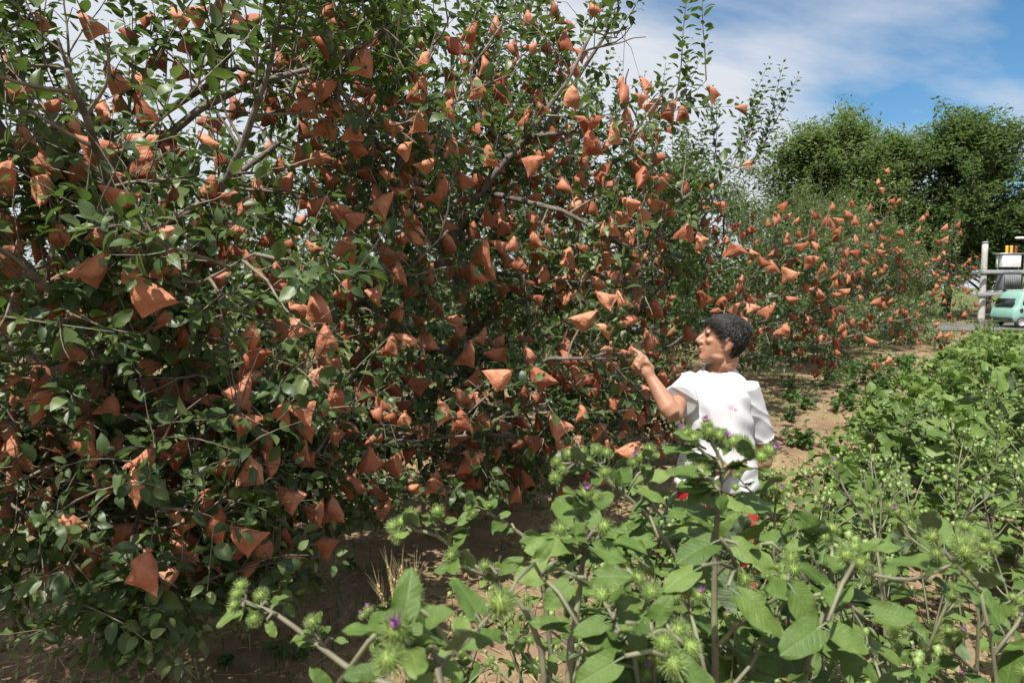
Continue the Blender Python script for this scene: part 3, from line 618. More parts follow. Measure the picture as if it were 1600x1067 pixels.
# the outer bags, hung among the outermost leaves of each crown
for ti, T in enumerate(ALL): T.leaves(1.0 if ti < 4 else (.7 if ti < 9 else .6))
CELL = 18; gw, gh = 1600 // CELL + 2, 1067 // CELL + 2; zb = np.full((gw, gh), 99.0); who = np.zeros((gw, gh), int)
for ti, T in enumerate(trees):
    px, py, d = proj(T.P); ok = (px > 0) & (px < 1600) & (py > 0) & (py < 1067) & (d > 1.2)
    ix = (px[ok] / CELL).astype(int); iy = (py[ok] / CELL).astype(int); key = ix * gh + iy; dd = d[ok]; o_ = np.lexsort((dd, key)); ks, first, cnt_ = np.unique(key[o_], return_index=True, return_counts=True)
    for k_, f_, c_ in zip(ks, first, cnt_):
        if c_ < 5: continue
        z_ = dd[o_][f_ + min(2, c_ - 1)]
        if z_ < zb[k_ // gh, k_ % gh]: zb[k_ // gh, k_ % gh] = z_; who[k_ // gh, k_ % gh] = ti
placed = [(h_[0], h_[1], h_[2]) for h_ in HAND]; nout = 0
def want(px, py):                                   # how thickly bags hang over the picture
    w_ = .9 if py > 200 else (.45 if py > 60 else .2)
    if px < 330 and py < 560: w_ *= .65
    if px > 1090: w_ = 1.0
    if px > 1040 and py < 320: w_ = .10 if px < 1300 else .5
    if py > 720: w_ *= .5
    return w_ * (.35 + 1.1 * float(vnoise(px / 95 + 4, py / 95)))
for _ in range(9000):
    px, py = brng.uniform(5, 1530), brng.uniform(5, 900)
    if brng.random() > want(px, py): continue
    z_ = zb[int(px / CELL), int(py / CELL)]
    if z_ > 30: continue
    W = float(brng.uniform(.105, .16)) * (1.0 if z_ < 8 else 1.2); w = W * FPX / z_
    if any(abs(px - a) < .55 * max(w, c) and abs(py - b) < .55 * max(w, c) for a, b, c in placed): continue
    d = z_ + float(brng.uniform(.0, .14)); ti = who[int(px / CELL), int(py / CELL)]; T = ALL[ti]
    til = float(brng.normal(0, 42)) if brng.random() < .8 else float(brng.uniform(-170, 170)); tr_ = math.radians(til); Hs = float(brng.uniform(.8, 1.05)); c = at(px, py, d); top = c + np.array([math.sin(tr_), 0, math.cos(tr_)]) * W * .5 * Hs
    nd = NODES[ti]; dd = np.linalg.norm(nd - top, axis=1); i = int(dd.argmin())
    if dd[i] > .5: continue
    if c[2] < .52 and c[1] < 4.4: continue
    p0 = nd[i]; mid = (p0 + top) / 2 + np.array([0, 0, .04 + .08 * dd[i]]); T.shoots.append((np.array([p0, p0 * .5 + mid * .5, mid, mid * .4 + top * .6, top]), .0035))
    bag_list.append((top, bag_matrix(top, til, float(brng.uniform(-.7, .7)) + (math.pi if brng.random() < .5 else 0), W, Hs), W, ti, None, (px, py))); placed.append((px, py, w)); nout += 1
    if nout >= 680: break
print('outer bags', nout)
# leaves do not grow through a bag: thin those crowded onto its outer face
trng = np.random.default_rng(90)
for T in trees:
    px, py, d = proj(T.P); keep = np.ones(len(px), bool)
    for b in bag_list:
        if b[5] is None: continue
        c = proj(np.array(b[1] @ Vector((0, 0, -.55))))
        cx, cy, cd = c[0][0], c[1][0], c[2][0]; w = b[2] * FPX / cd
        hit = (np.abs(px - cx) < .55 * w) & (np.abs(py - cy) < .55 * w) & (d < cd + .06) & (d > cd - 1.6)
        if hit.any():
            k = np.where(hit)[0]; keep[k[trng.random(len(k)) < (.85 if b[4] else .68)]] = False
    for nm in 'PDNLTW': setattr(T, nm, getattr(T, nm)[keep])
# keep clear of the sky corner and the frame, rank by the size they show
sizes = []
for b in bag_list:
    px, py, d = proj(b[0]); x, y, dd = px[0], py[0], d[0]
    vis = (-20 < x < 1620) and (-30 < y < 1067) and dd > .8 and b[3] < 9
    fd = front_depth(x); depth_in = max(0, dd - fd)
    sizes.append((b[2] * FPX / max(dd, .3)) * math.exp(-depth_in * .45) if vis else 0.0)
    if b[5] is not None: sizes[-1] += 1000 if b[4] else 20
order = np.argsort(-np.array(sizes)); single = set(order[:300].tolist())
WHO = ['the cut-off left tree', 'the shaded left tree', 'the wide middle tree', 'the tree behind the man', 'the fourth row tree', 'the fifth row tree', 'the peaked far tree', 'the second last tree', 'the last row tree']
rest = MB(); ordinal_pool = []
for i, b in enumerate(bag_list):
    me = BAGS[i % len(BAGS)]
    if i in single and sizes[i] > 0:
        o = obj('fruit_bag', me); o.matrix_world = b[1]
        z = (b[0][2] - ALL[b[3]].base[2]) / ALL[b[3]].H; lev = 'low on' if z < .33 else ('midway up' if z < .6 else 'high on')
        if b[4]: lab = 'orange paper fruit bag, ' + b[4] if len(b[4].split()) < 11 else b[4]
        else:
            dn = b[1].to_3x3() @ Vector((0, 0, -1)); dn.normalize(); ang = math.degrees(math.atan2(dn.x, -dn.z))
            til = 'hanging straight' if abs(ang) < 18 else ('lying sideways' if 60 < abs(ang) < 120 else ('mouth downward' if abs(ang) >= 120 else ('tipped left' if ang < 0 else 'tipped right')))
            lab = '%s orange bag %s, %s %s' % ('large' if b[2] > .16 else ('small' if b[2] < .14 else 'middling'), til, lev, WHO[b[3]])
        tag(o, lab, 'fruit bag', 'orange paper bags hanging on the apple trees'); ordinal_pool.append((o, lab, float(proj(b[0])[0][0]), b[4] is None))
    else:
        nv = len(me.vertices); co = np.empty(nv * 3, np.float32); me.vertices.foreach_get('co', co); co = co.reshape(-1, 3); m = np.array(b[1]); v = co @ m[:3, :3].T + m[:3, 3]
        v = v[:260].reshape(13, 20, 3)[::2, ::2].reshape(-1, 3); K = 10; R = 7; a = np.arange(R - 1)[:, None] * K; j = np.arange(K)[None, :]; jj = (j + 1) % K
        rest.add(v, np.stack([a + j, a + jj, a + K + jj, a + K + j], -1).reshape(-1, 4), None, float(brng.uniform(.1, .7)))
o = obj('fruit_bags', rest.mesh('fruit_bags', M['bag'], True, True)); tag(o, 'smaller and hidden orange paper bags deep in the apple trees', 'fruit bags', None, 'stuff')

ORD = ['first', 'second', 'third', 'fourth', 'fifth', 'sixth', 'seventh', 'eighth', 'ninth', 'tenth', 'eleventh', 'twelfth', 'thirteenth', 'fourteenth', 'fifteenth', 'sixteenth', 'seventeenth', 'eighteenth', 'nineteenth', 'twentieth']
def number_labels(pool):
    by = {}
    for e in pool: by.setdefault(e[1], []).append(e)
    for lab, es in by.items():
        if len(es) < 2: continue
        for k, e in enumerate(sorted(es, key=lambda e: e[2])):
            if k < 20: e[0]['label'] = ORD[k] + ' from left: ' + lab
number_labels(ordinal_pool)
PARTS = [0, 300, 180, 0, 0, 0, 0, 0, 0, 0, 0, 0, 0, 0]
for ti, T in enumerate(ALL):
    T.build(PARTS[ti], 2 if 0 < ti < 3 else (1 if ti < 4 else 0))

# ------------------------------------------------------------------ tall broadleaf trees beyond the orchard
def tall_tree(base, H, R, seed, nleaf, label, name='broadleaf_tree', low=.22, lsize=.27, oval=1.0):
    rng = np.random.default_rng(seed); base = np.array(base, float)
    root = empty(name, base); tag(root, label, 'tree', 'tall trees beyond the orchard')
    tr = wander((0, 0, -.1), (rng.normal(0, .05), 0, 1), H * .8, 8, rng, .05, .05); mb = MB(); mb.tube(tr, np.linspace(.24, .06, 9), 9); obj('trunk', mb.mesh('trunk', M['tall_bark']), root)
    ends = []
    for i in range(24):
        f = .22 + .75 * i / 23; p, d = along(tr, f); az = i * 2.4 + rng.normal(0, .3); el = .15 + .8 * f + rng.normal(0, .12)
        prof = math.sin(math.pi * min(1, .18 + .80 * f)) ** .6
        l = wander(p, (math.cos(az) * math.cos(el), math.sin(az) * math.cos(el), math.sin(el)), R * (prof * .95 + .1) * rng.uniform(.85, 1.12), 7, rng, .12, .03)
        mb = MB(); mb.tube(l, np.linspace(.085, .02, 8), 6); obj('limb', mb.mesh('limb', M['tall_bark']), root)
        for k in range(9):
            p2, d2 = along(l, .25 + .75 * (k + rng.random()) / 9 * .99); e = wander(p2, d2 * .4 + perp(d2, rng) + np.array([0, 0, .25]), R * rng.uniform(.15, .34), 4, rng, .2, .02)
            ends.append(e)
    mb = MB()
    for e in ends: mb.tube(e, np.linspace(.03, .008, 5), 3, False)
    tag(obj('twigs', mb.mesh('twigs', M['tall_bark']), root), kind='stuff')
    # sprays of leaves round the twig ends: clumps with gaps between
    n = nleaf; ei = rng.integers(0, len(ends), n); f = rng.uniform(.25, 1.0, n); E = np.array(ends); x = f * 4; i0 = np.minimum(x.astype(int), 3); fr = (x - i0)[:, None]
    c = E[ei, i0] * (1 - fr) + E[ei, i0 + 1] * fr
    sub = rng.normal(0, 1, (len(ends), 6, 3)) * R * .085; c = c + sub[ei, rng.integers(0, 6, n)] + rng.normal(0, 1, (n, 3)) * R * np.array([.036, .036, .026])
    keep = c[:, 2] > H * low * .6; c = c[keep]; n = len(c)
    D = nrm(rng.normal(0, 1, (n, 3)) * np.array([1, 1, .45]) + np.array([0, 0, -.15])); N = nrm(rng.normal(0, .45, (n, 3)) + np.array([0, -.25, 1.0]))
    L = lsize * rng.uniform(.6, 1.2, n); tint = np.clip(rng.normal(.45, .15, n), 0, 1) + (rng.random(len(ends))[ei[keep]] - .5) * .35
    mb = MB(); leaf_cloud(mb, c, D, N, L, L * .42, tint, 'q', rng)
    tag(obj('crown', mb.mesh('crown', M['tall_leaf'], True, True), root), kind='stuff')
def tbase(px, d): 
    p = at(px, 446, d); return (p[0], p[1], float(gz(p[0], p[1])))
def far_belt():
    rng = np.random.default_rng(44); n = 18000; x = rng.uniform(-48, 12, n); hh = 2.2 + 1.5 * vnoise(x * .35, x * 0 + 3); z = hh * rng.random(n) ** .75; y = 40 + rng.normal(0, 1.2, n)
    c = np.stack([x, y, z + gz(x, y)], -1); mb = MB(); L = rng.uniform(.2, .42, n); leaf_cloud(mb, c, nrm(rng.normal(0, 1, (n, 3))), nrm(rng.normal(0, .6, (n, 3)) + np.array([0, -.3, 1.0])), L, L * .6, np.clip(rng.normal(.4, .2, n), 0, 1), 'q', rng)
    tag(obj('treeline', mb.mesh('treeline', M['tall_leaf'], True, True)), 'far hedge of low trees beyond the orchard rows', 'treeline', None, 'stuff')
far_belt()
tall_tree(tbase(1285, 37), 10.8, 5.2, 31, 46000, 'broad pale green tree behind the orchard with a rounded crown')
tall_tree(tbase(1478, 36), 10.6, 4.6, 32, 44000, 'dark green tall tree behind the orchard beside the round pale one')
tall_tree(tbase(1650, 33), 5.6, 3.0, 33, 15000, 'lower tree at the right edge behind the power poles')
tall_tree(tbase(1388, 38), 10.0, 4.8, 34, 26000, 'tree in the gap behind the two tall crowns')
tall_tree(tbase(1545, 42), 6.0, 4.2, 35, 14000, 'dark tree low behind the transformer platform', low=.05)

# ------------------------------------------------------------------ power poles, transformer, van
PD = 31.0
def pole(px, ztop, label):
    p = at(px, 446, PD); z0 = float(gz(p[0], p[1])); root = empty('utility_pole', (p[0], p[1], z0)); tag(root, label, 'utility pole', 'utility poles by the road')
    mb = MB(); zz_ = np.linspace(-.2, ztop - z0, 9); mb.tube(np.stack([zz_ * 0, zz_ * 0, zz_], -1), np.linspace(.15, .12, 9), 14); obj('shaft', mb.mesh('shaft', M['concrete']), root)
    mb = MB(); mb.tube(np.array([[0, 0, ztop - z0 + .005], [0, 0, ztop - z0 + .05]]), [.15, .12], 14); obj('cap', mb.mesh('cap', M['galv']), root)
    for z in (1.25, 2.3):
        mb = MB(); mb.tube(np.array([[0, 0, z - .05], [0, 0, z + .05]]), [.185, .185], 14); obj('clamp_band', mb.mesh('clamp_band', M['galv']), root)
    return p, z0
pA, zA = pole(1536, 1.85 + 66 / FPX * PD, 'pale concrete pole left of the transformer, flat top above the orchard')
pB, zB = pole(1603, 1.85 + 120 / FPX * PD, 'concrete pole at the very right edge of the picture')
xm = (pA[0] + pB[0]) / 2; wid = pB[0] - pA[0] + .9
zb1 = CAM_Z + (446 - 425) / FPX * PD; zb2 = CAM_Z + (446 - 459) / FPX * PD
root = empty('transformer_platform', (xm, PD, zb2)); tag(root, 'steel beam platform spanning the two poles by the road', 'platform')
for z in (zb1, zb2):
    for dy_ in (-.24, .24):
        mb = MB(); mb.box((0, dy_, z - zb2), (wid, .08, .16), bevel=.01); obj('beam', mb.mesh('beam', M['galv'], False), root)
for x in np.linspace(-.75, .75, 5):
    mb = MB(); mb.box((x, 0, .115), (.1, .56, .06)); obj('cross_bar', mb.mesh('cross_bar', M['galv'], False), root)
tx = at(1571, 446, PD)[0]
root = empty('transformer', (tx, PD, zb2 + .15)); tag(root, 'dark grey ribbed transformer standing on the platform between the poles', 'transformer')
mb = MB(); mb.box((0, 0, .40), (.74, .50, .78), bevel=.03); obj('tank', mb.mesh('tank', M['dark_steel'], False), root)
for i in range(9):
    mb = MB(); mb.box((-.32 + .08 * i, -.325, .40), (.018, .14, .62)); obj('cooling_fin', mb.mesh('cooling_fin', M['dark_steel'], False), root)
mb = MB(); mb.box((0, 0, .805), (.80, .56, .03)); obj('lid', mb.mesh('lid', M['dark_steel'], False), root)
mb = MB(); mb.box((0, 0, zb1 + .085 - zb2 - .15 + .40), (.84, .45, .56), bevel=.02)
root2 = empty('switch_box', (tx, PD, zb2 + .15)); tag(root2, 'pale grey switch box on the upper beam over the transformer', 'switch box')
obj('cabinet', mb.mesh('cabinet', M['white_paint'], False), root2); h0 = zb1 + .085 - zb2 - .15
for sx in (-.46, .46):
    mb = MB(); mb.tube(np.array([[sx, 0, h0], [sx * 1.12, 0, h0 + .35], [sx, 0, h0 + .7]]), .025, 6); obj('bracket', mb.mesh('bracket', M['white_paint']), root2)
mb = MB(); mb.box((0, 0, h0 + .72), (1.15, .52, .05)); obj('cover', mb.mesh('cover', M['galv'], False), root2)
for i, m in enumerate(('yellow', 'yellow', 'ceramic')):
    x = -.1 + .2 * i; mb = MB(); zz_ = np.linspace(0, .34, 9); mb.tube(np.stack([zz_ * 0 + x, zz_ * 0, zz_ + h0 + .745], -1), .05 + .025 * (np.arange(9) % 2), 10); obj('insulator', mb.mesh('insulator', M[m]), root2)
p = at(1588, 373, PD); root = empty('street_lamp', (pB[0], PD - .16, 3.6)); tag(root, 'small white lamp arm fixed on the right-hand pole', 'street lamp')
mb = MB(); mb.tube(np.array([[0, 0, .1], [-.2, 0, .28], [p[0] - pB[0] + .1, 0, p[2] - 3.6]]), .03, 8); obj('arm', mb.mesh('arm', M['galv']), root)
mb = MB(); mb.ball((p[0] - pB[0] - .1, 0, p[2] - 3.6), (.30, .10, .06)); obj('lamp_head', mb.mesh('lamp_head', M['white_paint']), root)

def build_van():
    VD = 27.6; x0 = at(1564, 446, VD)[0]; z0 = RZ + .012
    root = empty('microvan', (x0, VD, z0)); tag(root, 'small mint green van parked on the road at the right edge', 'van')
    L, W_, H = 2.9, 1.35, 1.47
    # side profile (x from the blunt end), swept over the width with tumblehome
    prof = [(.06, .22), (.0, .40), (.02, .60), (.10, .80), (.20, .86), (.34, 1.22), (.42, 1.40), (.56, 1.455), (1.2, 1.47), (2.3, 1.46), (2.75, 1.38), (2.85, 1.0), (2.88, .45), (2.82, .22)]
    P = np.array(prof); rings = []
    for yy, ins in ((-W_ / 2, .06), (-W_ / 2 + .03, .02), (-W_ / 2 + .10, 0), (0, -.01), (W_ / 2 - .10, 0), (W_ / 2 - .03, .02), (W_ / 2, .06)):
        c = np.array([1.45, .8]); q = P + (c - P) * np.array([ins * .5, ins]); tum = np.clip((q[:, 1] - .85) / .6, 0, 1) * .11 * np.sign(yy) if abs(yy) > .3 else q[:, 1] * 0
        rings.append(np.stack([q[:, 0], yy - tum, q[:, 1]], -1))
    mb = MB(); mb.loft(rings); obj('body', mb.mesh('body', M['teal'], False), root)
    def side(y, z): return -(W_ / 2 - np.clip((z - .85) / .6, 0, 1) * .11) - y
    def panel(name, pts, off, mat_, par):
        pts = np.array(pts, float); fr = np.stack([pts[:, 0], side(off, pts[:, 1]), pts[:, 1]], -1); bk = fr + np.array([0, .04, 0]); mb = MB(); mb.loft([bk, fr]); return obj(name, mb.mesh(name, mat_, False), par)
    dr = panel('door', [(.60, .30), (.62, .86), (.62, 1.34), (1.62, 1.36), (1.64, .30)], .008, M['teal'], root)
    wd = panel('window', [(.68, .90), (.68, 1.28), (1.05, 1.30), (1.05, .90)], .014, M['glass'], root); panel('window', [(1.11, .90), (1.11, 1.30), (1.56, 1.31), (1.56, .90)], .014, M['glass'], root)
    panel('window', [(1.75, .90), (1.75, 1.30), (2.5, 1.28), (2.58, .90)], .014, M['glass'], root)
    panel('quarter_window', [(.36, .92), (.46, 1.20), (.56, 1.26), (.56, .92)], .012, M['glass'], root)
    panel('handle', [(.66, .80), (.66, .825), (.82, .825), (.82, .80)], .03, M['rubber'], dr)
    th = np.linspace(0, 2 * math.pi, 17)[:-1]
    panel('sticker', [(1.02 + .27 * math.cos(a) * (1 + .12 * math.sin(3 * a)), .56 + .20 * math.sin(a)) for a in th], .013, M['sticker'], root)
    panel('light', [(.33 + .065 * math.cos(a), .70 + .075 * math.sin(a)) for a in th], .02, M['rubber'], root)
    mb = MB(); mb.box((.14, 0, 1.0), (.02, 1.0, .34), rot=Euler((0, math.radians(22), 0)).to_matrix()); obj('windscreen', mb.mesh('windscreen', M['glass'], False), root)
    mb = MB(); mb.box((.03, 0, .34), (.08, 1.25, .16), bevel=.03); obj('bumper', mb.mesh('bumper', M['rubber'], False), root)
    mb = MB(); mb.box((1.5, 0, 1.485), (1.9, 1.05, .03), bevel=.01); obj('roof_rail', mb.mesh('roof_rail', M['white_paint'], False), root)
    for wx in (.36, 2.35):
        for sy in (-1, 1):
            w = empty('wheel', (wx, sy * (W_ / 2 - .07), .215)); w.parent = root
            def ringz(r, y): 
                a = np.linspace(0, 2 * math.pi, 25)[:-1]; return np.stack([r * np.cos(a), a * 0 + y, r * np.sin(a)], -1)
            mb = MB(); mb.loft([ringz(.13, .07), ringz(.20, .075), ringz(.215, .05), ringz(.215, -.05), ringz(.20, -.075), ringz(.13, -.07)]); obj('tyre', mb.mesh('tyre', M['rubber']), w)
            mb = MB(); mb.loft([ringz(.135, .08 * sy), ringz(.13, .085 * sy), ringz(.10, .07 * sy), ringz(.05, .075 * sy), ringz(.03, .09 * sy)]); obj('rim', mb.mesh('rim', M['rim']), w)
build_van()

# ------------------------------------------------------------------ the man
def remesh(mb, name, voxel, mat_, smooth_it=4, deform=None, factor=.5):
    me = mb.mesh('tmp_' + name, mat_); o = bpy.data.objects.new('tmp', me); COL.objects.link(o)
    m = o.modifiers.new('r', 'REMESH'); m.mode = 'VOXEL'; m.voxel_size = voxel; m.use_smooth_shade = True
    if smooth_it: s = o.modifiers.new('s', 'SMOOTH'); s.iterations = smooth_it; s.factor = factor
    dg = bpy.context.evaluated_depsgraph_get(); dg.update(); r = bpy.data.meshes.new_from_object(o.evaluated_get(dg)); r.name = name
    bpy.data.objects.remove(o); bpy.data.meshes.remove(me)
    if deform is not None:
        n = len(r.vertices); co = np.empty(n * 3, np.float32); r.vertices.foreach_get('co', co); no = np.empty(n * 3, np.float32); r.vertices.foreach_get('normal', no)
        co = deform(co.reshape(-1, 3).astype(float), no.reshape(-1, 3).astype(float)); r.vertices.foreach_set('co', co.astype(np.float32).ravel()); r.update()
    if not r.materials: r.materials.append(mat_)
    r.polygons.foreach_set('use_smooth', np.ones(len(r.polygons), bool))
    return r

def build_person():
    D = 3.05; k = D / FPX
    f = at(1145, 493, D); base = np.array([f[0], f[1] + .14, f[2] - 1.72])
    root = empty('person', base); tag(root, 'person in white T-shirt and red trousers pointing at a bagged branch', 'person')
    def P(px, py, y=0.0): return np.array([(px - 1145) * k, y, 1.72 - (py - 493) * k])
    body = MB()
    # head: stacked slices; f forward, s side, u up; then turned to face the tree (picture left, a little away and up)
    hrot = np.array(Euler((0, math.radians(9), 0)).to_matrix()) @ np.array(Euler((0, 0, math.radians(-6))).to_matrix())
    hc = P(1128, 573)                                    # point under the skull the slices are measured from
    hc = hc + np.array([.035, 0, -.005])
    def H(fw, s, u):                                     # head local to person space; forward is -x
        v = np.array([-fw, s, u]); return hrot @ v + hc
    sl = [(0.0, .082, .045, .018), (.012, .093, .015, .036), (.030, .0925, -.04, .049), (.050, .092, -.062, .058), (.066, .093, -.072, .063), (.085, .090, -.080, .067), (.105, .090, -.087, .070), (.122, .083, -.092, .072), (.140, .088, -.096, .074), (.158, .089, -.099, .0755), (.178, .082, -.098, .075), (.198, .064, -.088, .067), (.213, .040, -.065, .049), (.222, .008, -.03, .020)]
    rings = []
    for u, fr, bk, w in sl:
        a = np.linspace(0, 2 * math.pi, 33)[:-1]; c = (fr + bk) / 2; h = (fr - bk) / 2; ring = []
        for t_ in a:
            ct, st = math.cos(t_), math.sin(t_); e = .82
            ring.append(H(c + h * math.copysign(abs(ct) ** e, ct), w * math.copysign(abs(st) ** e, st), u))
        rings.append(np.array(ring))
    body.loft(rings)
    def hb(fw, s, u, r): body.ball(H(fw, s, u), r, 12, 8, rot=hrot)
    body.tube(np.array([H(.080, 0, .140), H(.094, 0, .122), H(.109, 0, .104), H(.117, 0, .095), H(.102, 0, .084), H(.082, 0, .080)]), [.010, .010, .012, .0125, .013, .008], 9)
    for s in (-1, 1):
        hb(.096, s * .013, .089, (.012, .009, .008)); hb(.083, s * .030, .139, (.014, .024, .008)); hb(.070, s * .042, .102, (.020, .020, .016)); hb(.02, s * .050, .034, (.03, .012, .016))
    hb(.093, 0, .064, (.010, .022, .0065)); hb(.091, 0, .053, (.010, .020, .007)); hb(.086, 0, .020, (.012, .020, .014))
    for s in (-1, 1):                                     # ears
        for (fw, u, r) in ((-.010, .118, (.022, .012, .016)), (-.016, .104, (.020, .013, .02)), (-.012, .086, (.016, .010, .014)), (-.006, .074, (.010, .008, .012))): hb(fw, s * .078, u, r)
    # neck, shoulders, trunk inside the shirt
    yaw = math.radians(-24); cr, sr = math.cos(yaw), math.sin(yaw)
    def Tq(x, y, z): return np.array([x * cr - y * sr, x * sr + y * cr, z]) + np.array([-.005, .02, 0])
    neck0 = H(-.035, 0, .055); body.tube(np.array([neck0, H(-.03, 0, .01), Tq(0, .012, 1.455), Tq(0, .015, 1.38)]), [.052, .053, .057, .075], 16)
    def oval(z, a, b, y0=0, n=32, e=.85):
        t_ = np.linspace(0, 2 * math.pi, n + 1)[:-1]; c, s = np.cos(t_), np.sin(t_)
        return np.array([Tq(a * np.sign(ci) * abs(ci) ** e, y0 + b * np.sign(si) * abs(si) ** e, z) for ci, si in zip(c, s)])
    body.loft([oval(.80, .155, .10), oval(.95, .15, .10), oval(1.10, .14, .09), oval(1.25, .155, .10), oval(1.36, .135, .08), oval(1.41, .09, .06), oval(1.45, .05, .045)])
    Rs = Tq(-.155, .0, 1.375); Ls = Tq(.155, 0, 1.365)
    Re = P(1056, 652, -.13); Rw = P(1024, 594, -.05); Rk = P(1012, 574, -.03)
    Le = P(1228, 742, .05); Lw = P(1140, 735, -.17)
    body.tube(np.array([Rs, Rs * .5 + Re * .5, Re * .9 + Rs * .1, Re]), [.034, .038, .041, .036], 14)
    body.tube(np.array([Re * .97 + Rs * .03, Re * .78 + Rw * .22, Re * .45 + Rw * .55, Rw]), [.040, .045, .038, .026], 14)
    body.tube(np.array([Ls, Ls * .5 + Le * .5, Le]), [.032, .036, .037], 14); body.tube(np.array([Le, Le * .7 + Lw * .3, Lw]), [.038, .042, .027], 14)
    # right hand: palm towards the camera, index out, other fingers folded, thumb across
    hd = nrm(Rk - Rw); side_ = nrm(np.cross(hd, np.array([0, 1, 0.0]))); pal = np.cross(side_, hd)     # side_: thumb side (up-right in the picture)
    if side_[2] < 0: side_ = -side_
    pal = nrm(np.array([0, -1.0, 0]) - hd * (-hd[1])); ks = [Rk + side_ * o_ + hd * l_ for o_, l_ in ((.030, .010), (.011, .012), (-.009, .008), (-.028, .0))]
    body.tube(np.array([Rw, Rw * .6 + Rk * .4, Rk]), [.027, .034, .033], 10)
    body.ball(Rw * .45 + Rk * .55, (.036, .022, .042))
    for q in ks: body.tube(np.array([Rw * .6 + Rk * .4, q]), [.017, .0125], 8)
    tip = P(994, 547, -.015); body.tube(np.array([ks[0], ks[0] * .55 + tip * .45 + side_ * .003, ks[0] * .2 + tip * .8, tip]), [.0118, .0105, .0095, .0075], 9)
    for i in (1, 2, 3):
        q = ks[i]; a = q + hd * (.034 - .004 * i) + pal * .016; b = a - hd * .016 + pal * .026; c = b - hd * .026 - pal * .008
        body.tube(np.array([q, a, b, c]), [.0115, .0105, .0098, .0085], 9)
    tb = Rw * .55 + Rk * .45 + side_ * .03 + pal * .012; body.tube(np.array([Rw * .75 + Rk * .25 + side_ * .015, tb, tb + hd * .030 + pal * .020 - side_ * .008, tb + hd * .046 + pal * .026 - side_ * .028]), [.015, .0125, .0115, .009], 9)
    # left hand resting at the hem
    hd2 = nrm(P(1098, 726, -.20) - Lw); body.tube(np.array([Lw, Lw + hd2 * .05, Lw + hd2 * .085]), [.026, .034, .032], 10)
    for i in range(4):
        up = np.array([0, 0, .030 - .019 * i]); q = Lw + hd2 * .08 + up; body.tube(np.array([q - hd2 * .03, q, q + hd2 * (.034 - .003 * abs(i - 1.3)) + np.array([0, -.006, -.006]), q + hd2 * (.055 - .004 * abs(i - 1.3)) + np.array([0, .01, -.02])]), [.012, .0115, .010, .008], 8)
    body.tube(np.array([Lw + hd2 * .02 + np.array([0, 0, .02]), Lw + hd2 * .05 + np.array([0, -.02, .042]), Lw + hd2 * .085 + np.array([0, -.022, .045])]), [.015, .012, .009], 8)
    # legs
    for s in (-1, 1):
        hp = Tq(s * .085, 0, .86); kn = Tq(s * .105, -.03, .47); an = Tq(s * .12, .02, .08); body.tube(np.array([hp, hp * .5 + kn * .5, kn, kn * .6 + an * .4, an]), [.085, .078, .056, .055, .036], 14); body.tube(np.array([an, Tq(s * .125, -.05, .045), Tq(s * .135, -.15, .035)]), [.036, .038, .028], 10)
    me = remesh(body, 'body', .0054, M['skin'], 3)
    obj('body', me, root)
    for s in (-1, 1):
        mb = MB(); mb.ball(H(.0745, s * .030, .1235), (.0125, .014, .0085), 10, 8, rot=hrot); obj('eye', mb.mesh('eye', M['eye']), root)
        mb = MB(); pts = [H(.086 + .008 - abs(i) * .004, s * (.030 + i * .011), .144 - abs(i) * .0015) for i in (-1.3, -.5, .5, 1.3)]; mb.tube(np.array(pts), [.002, .004, .004, .002], 6); obj('eyebrow', mb.mesh('eyebrow', M['hair']), root)
    mb = MB(); mb.tube(np.array([H(.088, -.022, .0585), H(.100, -.010, .0625), H(.1025, 0, .0620), H(.100, .010, .0625), H(.088, .022, .0585)]), [.002, .0045, .005, .0045, .002], 7); mb.tube(np.array([H(.087, -.02, .0555), H(.098, -.008, .0520), H(.0995, 0, .0515), H(.098, .008, .0520), H(.087, .02, .0555)]), [.002, .0045, .005, .0045, .002], 7)
    obj('lips', mb.mesh('lips', M['lip']), root)
    # hair: cap that follows the skull, then short tapering locks
    hair = MB(); rng = np.random.default_rng(4)
    def skull(t_, u):
        us = [x[0] for x in sl]; fr = np.interp(u, us, [x[1] for x in sl]); bk = np.interp(u, us, [x[2] for x in sl]); w = np.interp(u, us, [x[3] for x in sl]); c, h = (fr + bk) / 2, (fr - bk) / 2
        ct, st = math.cos(t_), math.sin(t_); e = .82
        return np.array([c + h * math.copysign(abs(ct) ** e, ct), w * math.copysign(abs(st) ** e, st), u])
    def hairline(t_):                                    # lowest hair height for an angle from the face
        a = abs((t_ + math.pi) % (2 * math.pi) - math.pi)
        return float(np.interp(a, [0, .55, .85, 1.15, 1.45, 1.62, 1.8, 2.1, 2.6, 3.15], [.182, .180, .165, .150, .112, .105, .118, .060, .035, .030]))
    rings = []
    for j in range(10):
        ring = []
        for t_ in np.linspace(0, 2 * math.pi, 49)[:-1]:
            lo = hairline(t_); u = lo + (.221 - lo) * (j / 9) ** .8; p = skull(t_, u); c = np.array([-.01, 0, .12]); dv = nrm(p - c); g_ = .012 * min(1, .25 + j / 2.2) + .006 * (j / 9)
            ring.append(H(*(p + dv * g_)))
        rings.append(np.array(ring))
    hair.loft(rings)
    for i in range(4300):
        t_ = rng.uniform(0, 2 * math.pi); lo = hairline(t_); u = lo + (.220 - lo) * rng.random() ** .75; p = skull(t_, u); dv = nrm(p - np.array([-.01, 0, .12])); crown = np.array([-.055, 0, .215])
        flow = p - crown; flow = flow - dv * (flow @ dv); flow = nrm(flow + rng.normal(0, .12, 3) * .3 + np.array([.25, 0, 0]) * (p[0] > 0) + 1e-6); L = rng.uniform(.02, .036); q = p + dv * rng.uniform(.011, .0165)
        if abs((t_ + math.pi) % (2 * math.pi) - math.pi) < 1.0 and u < lo + .03: L *= 1.1
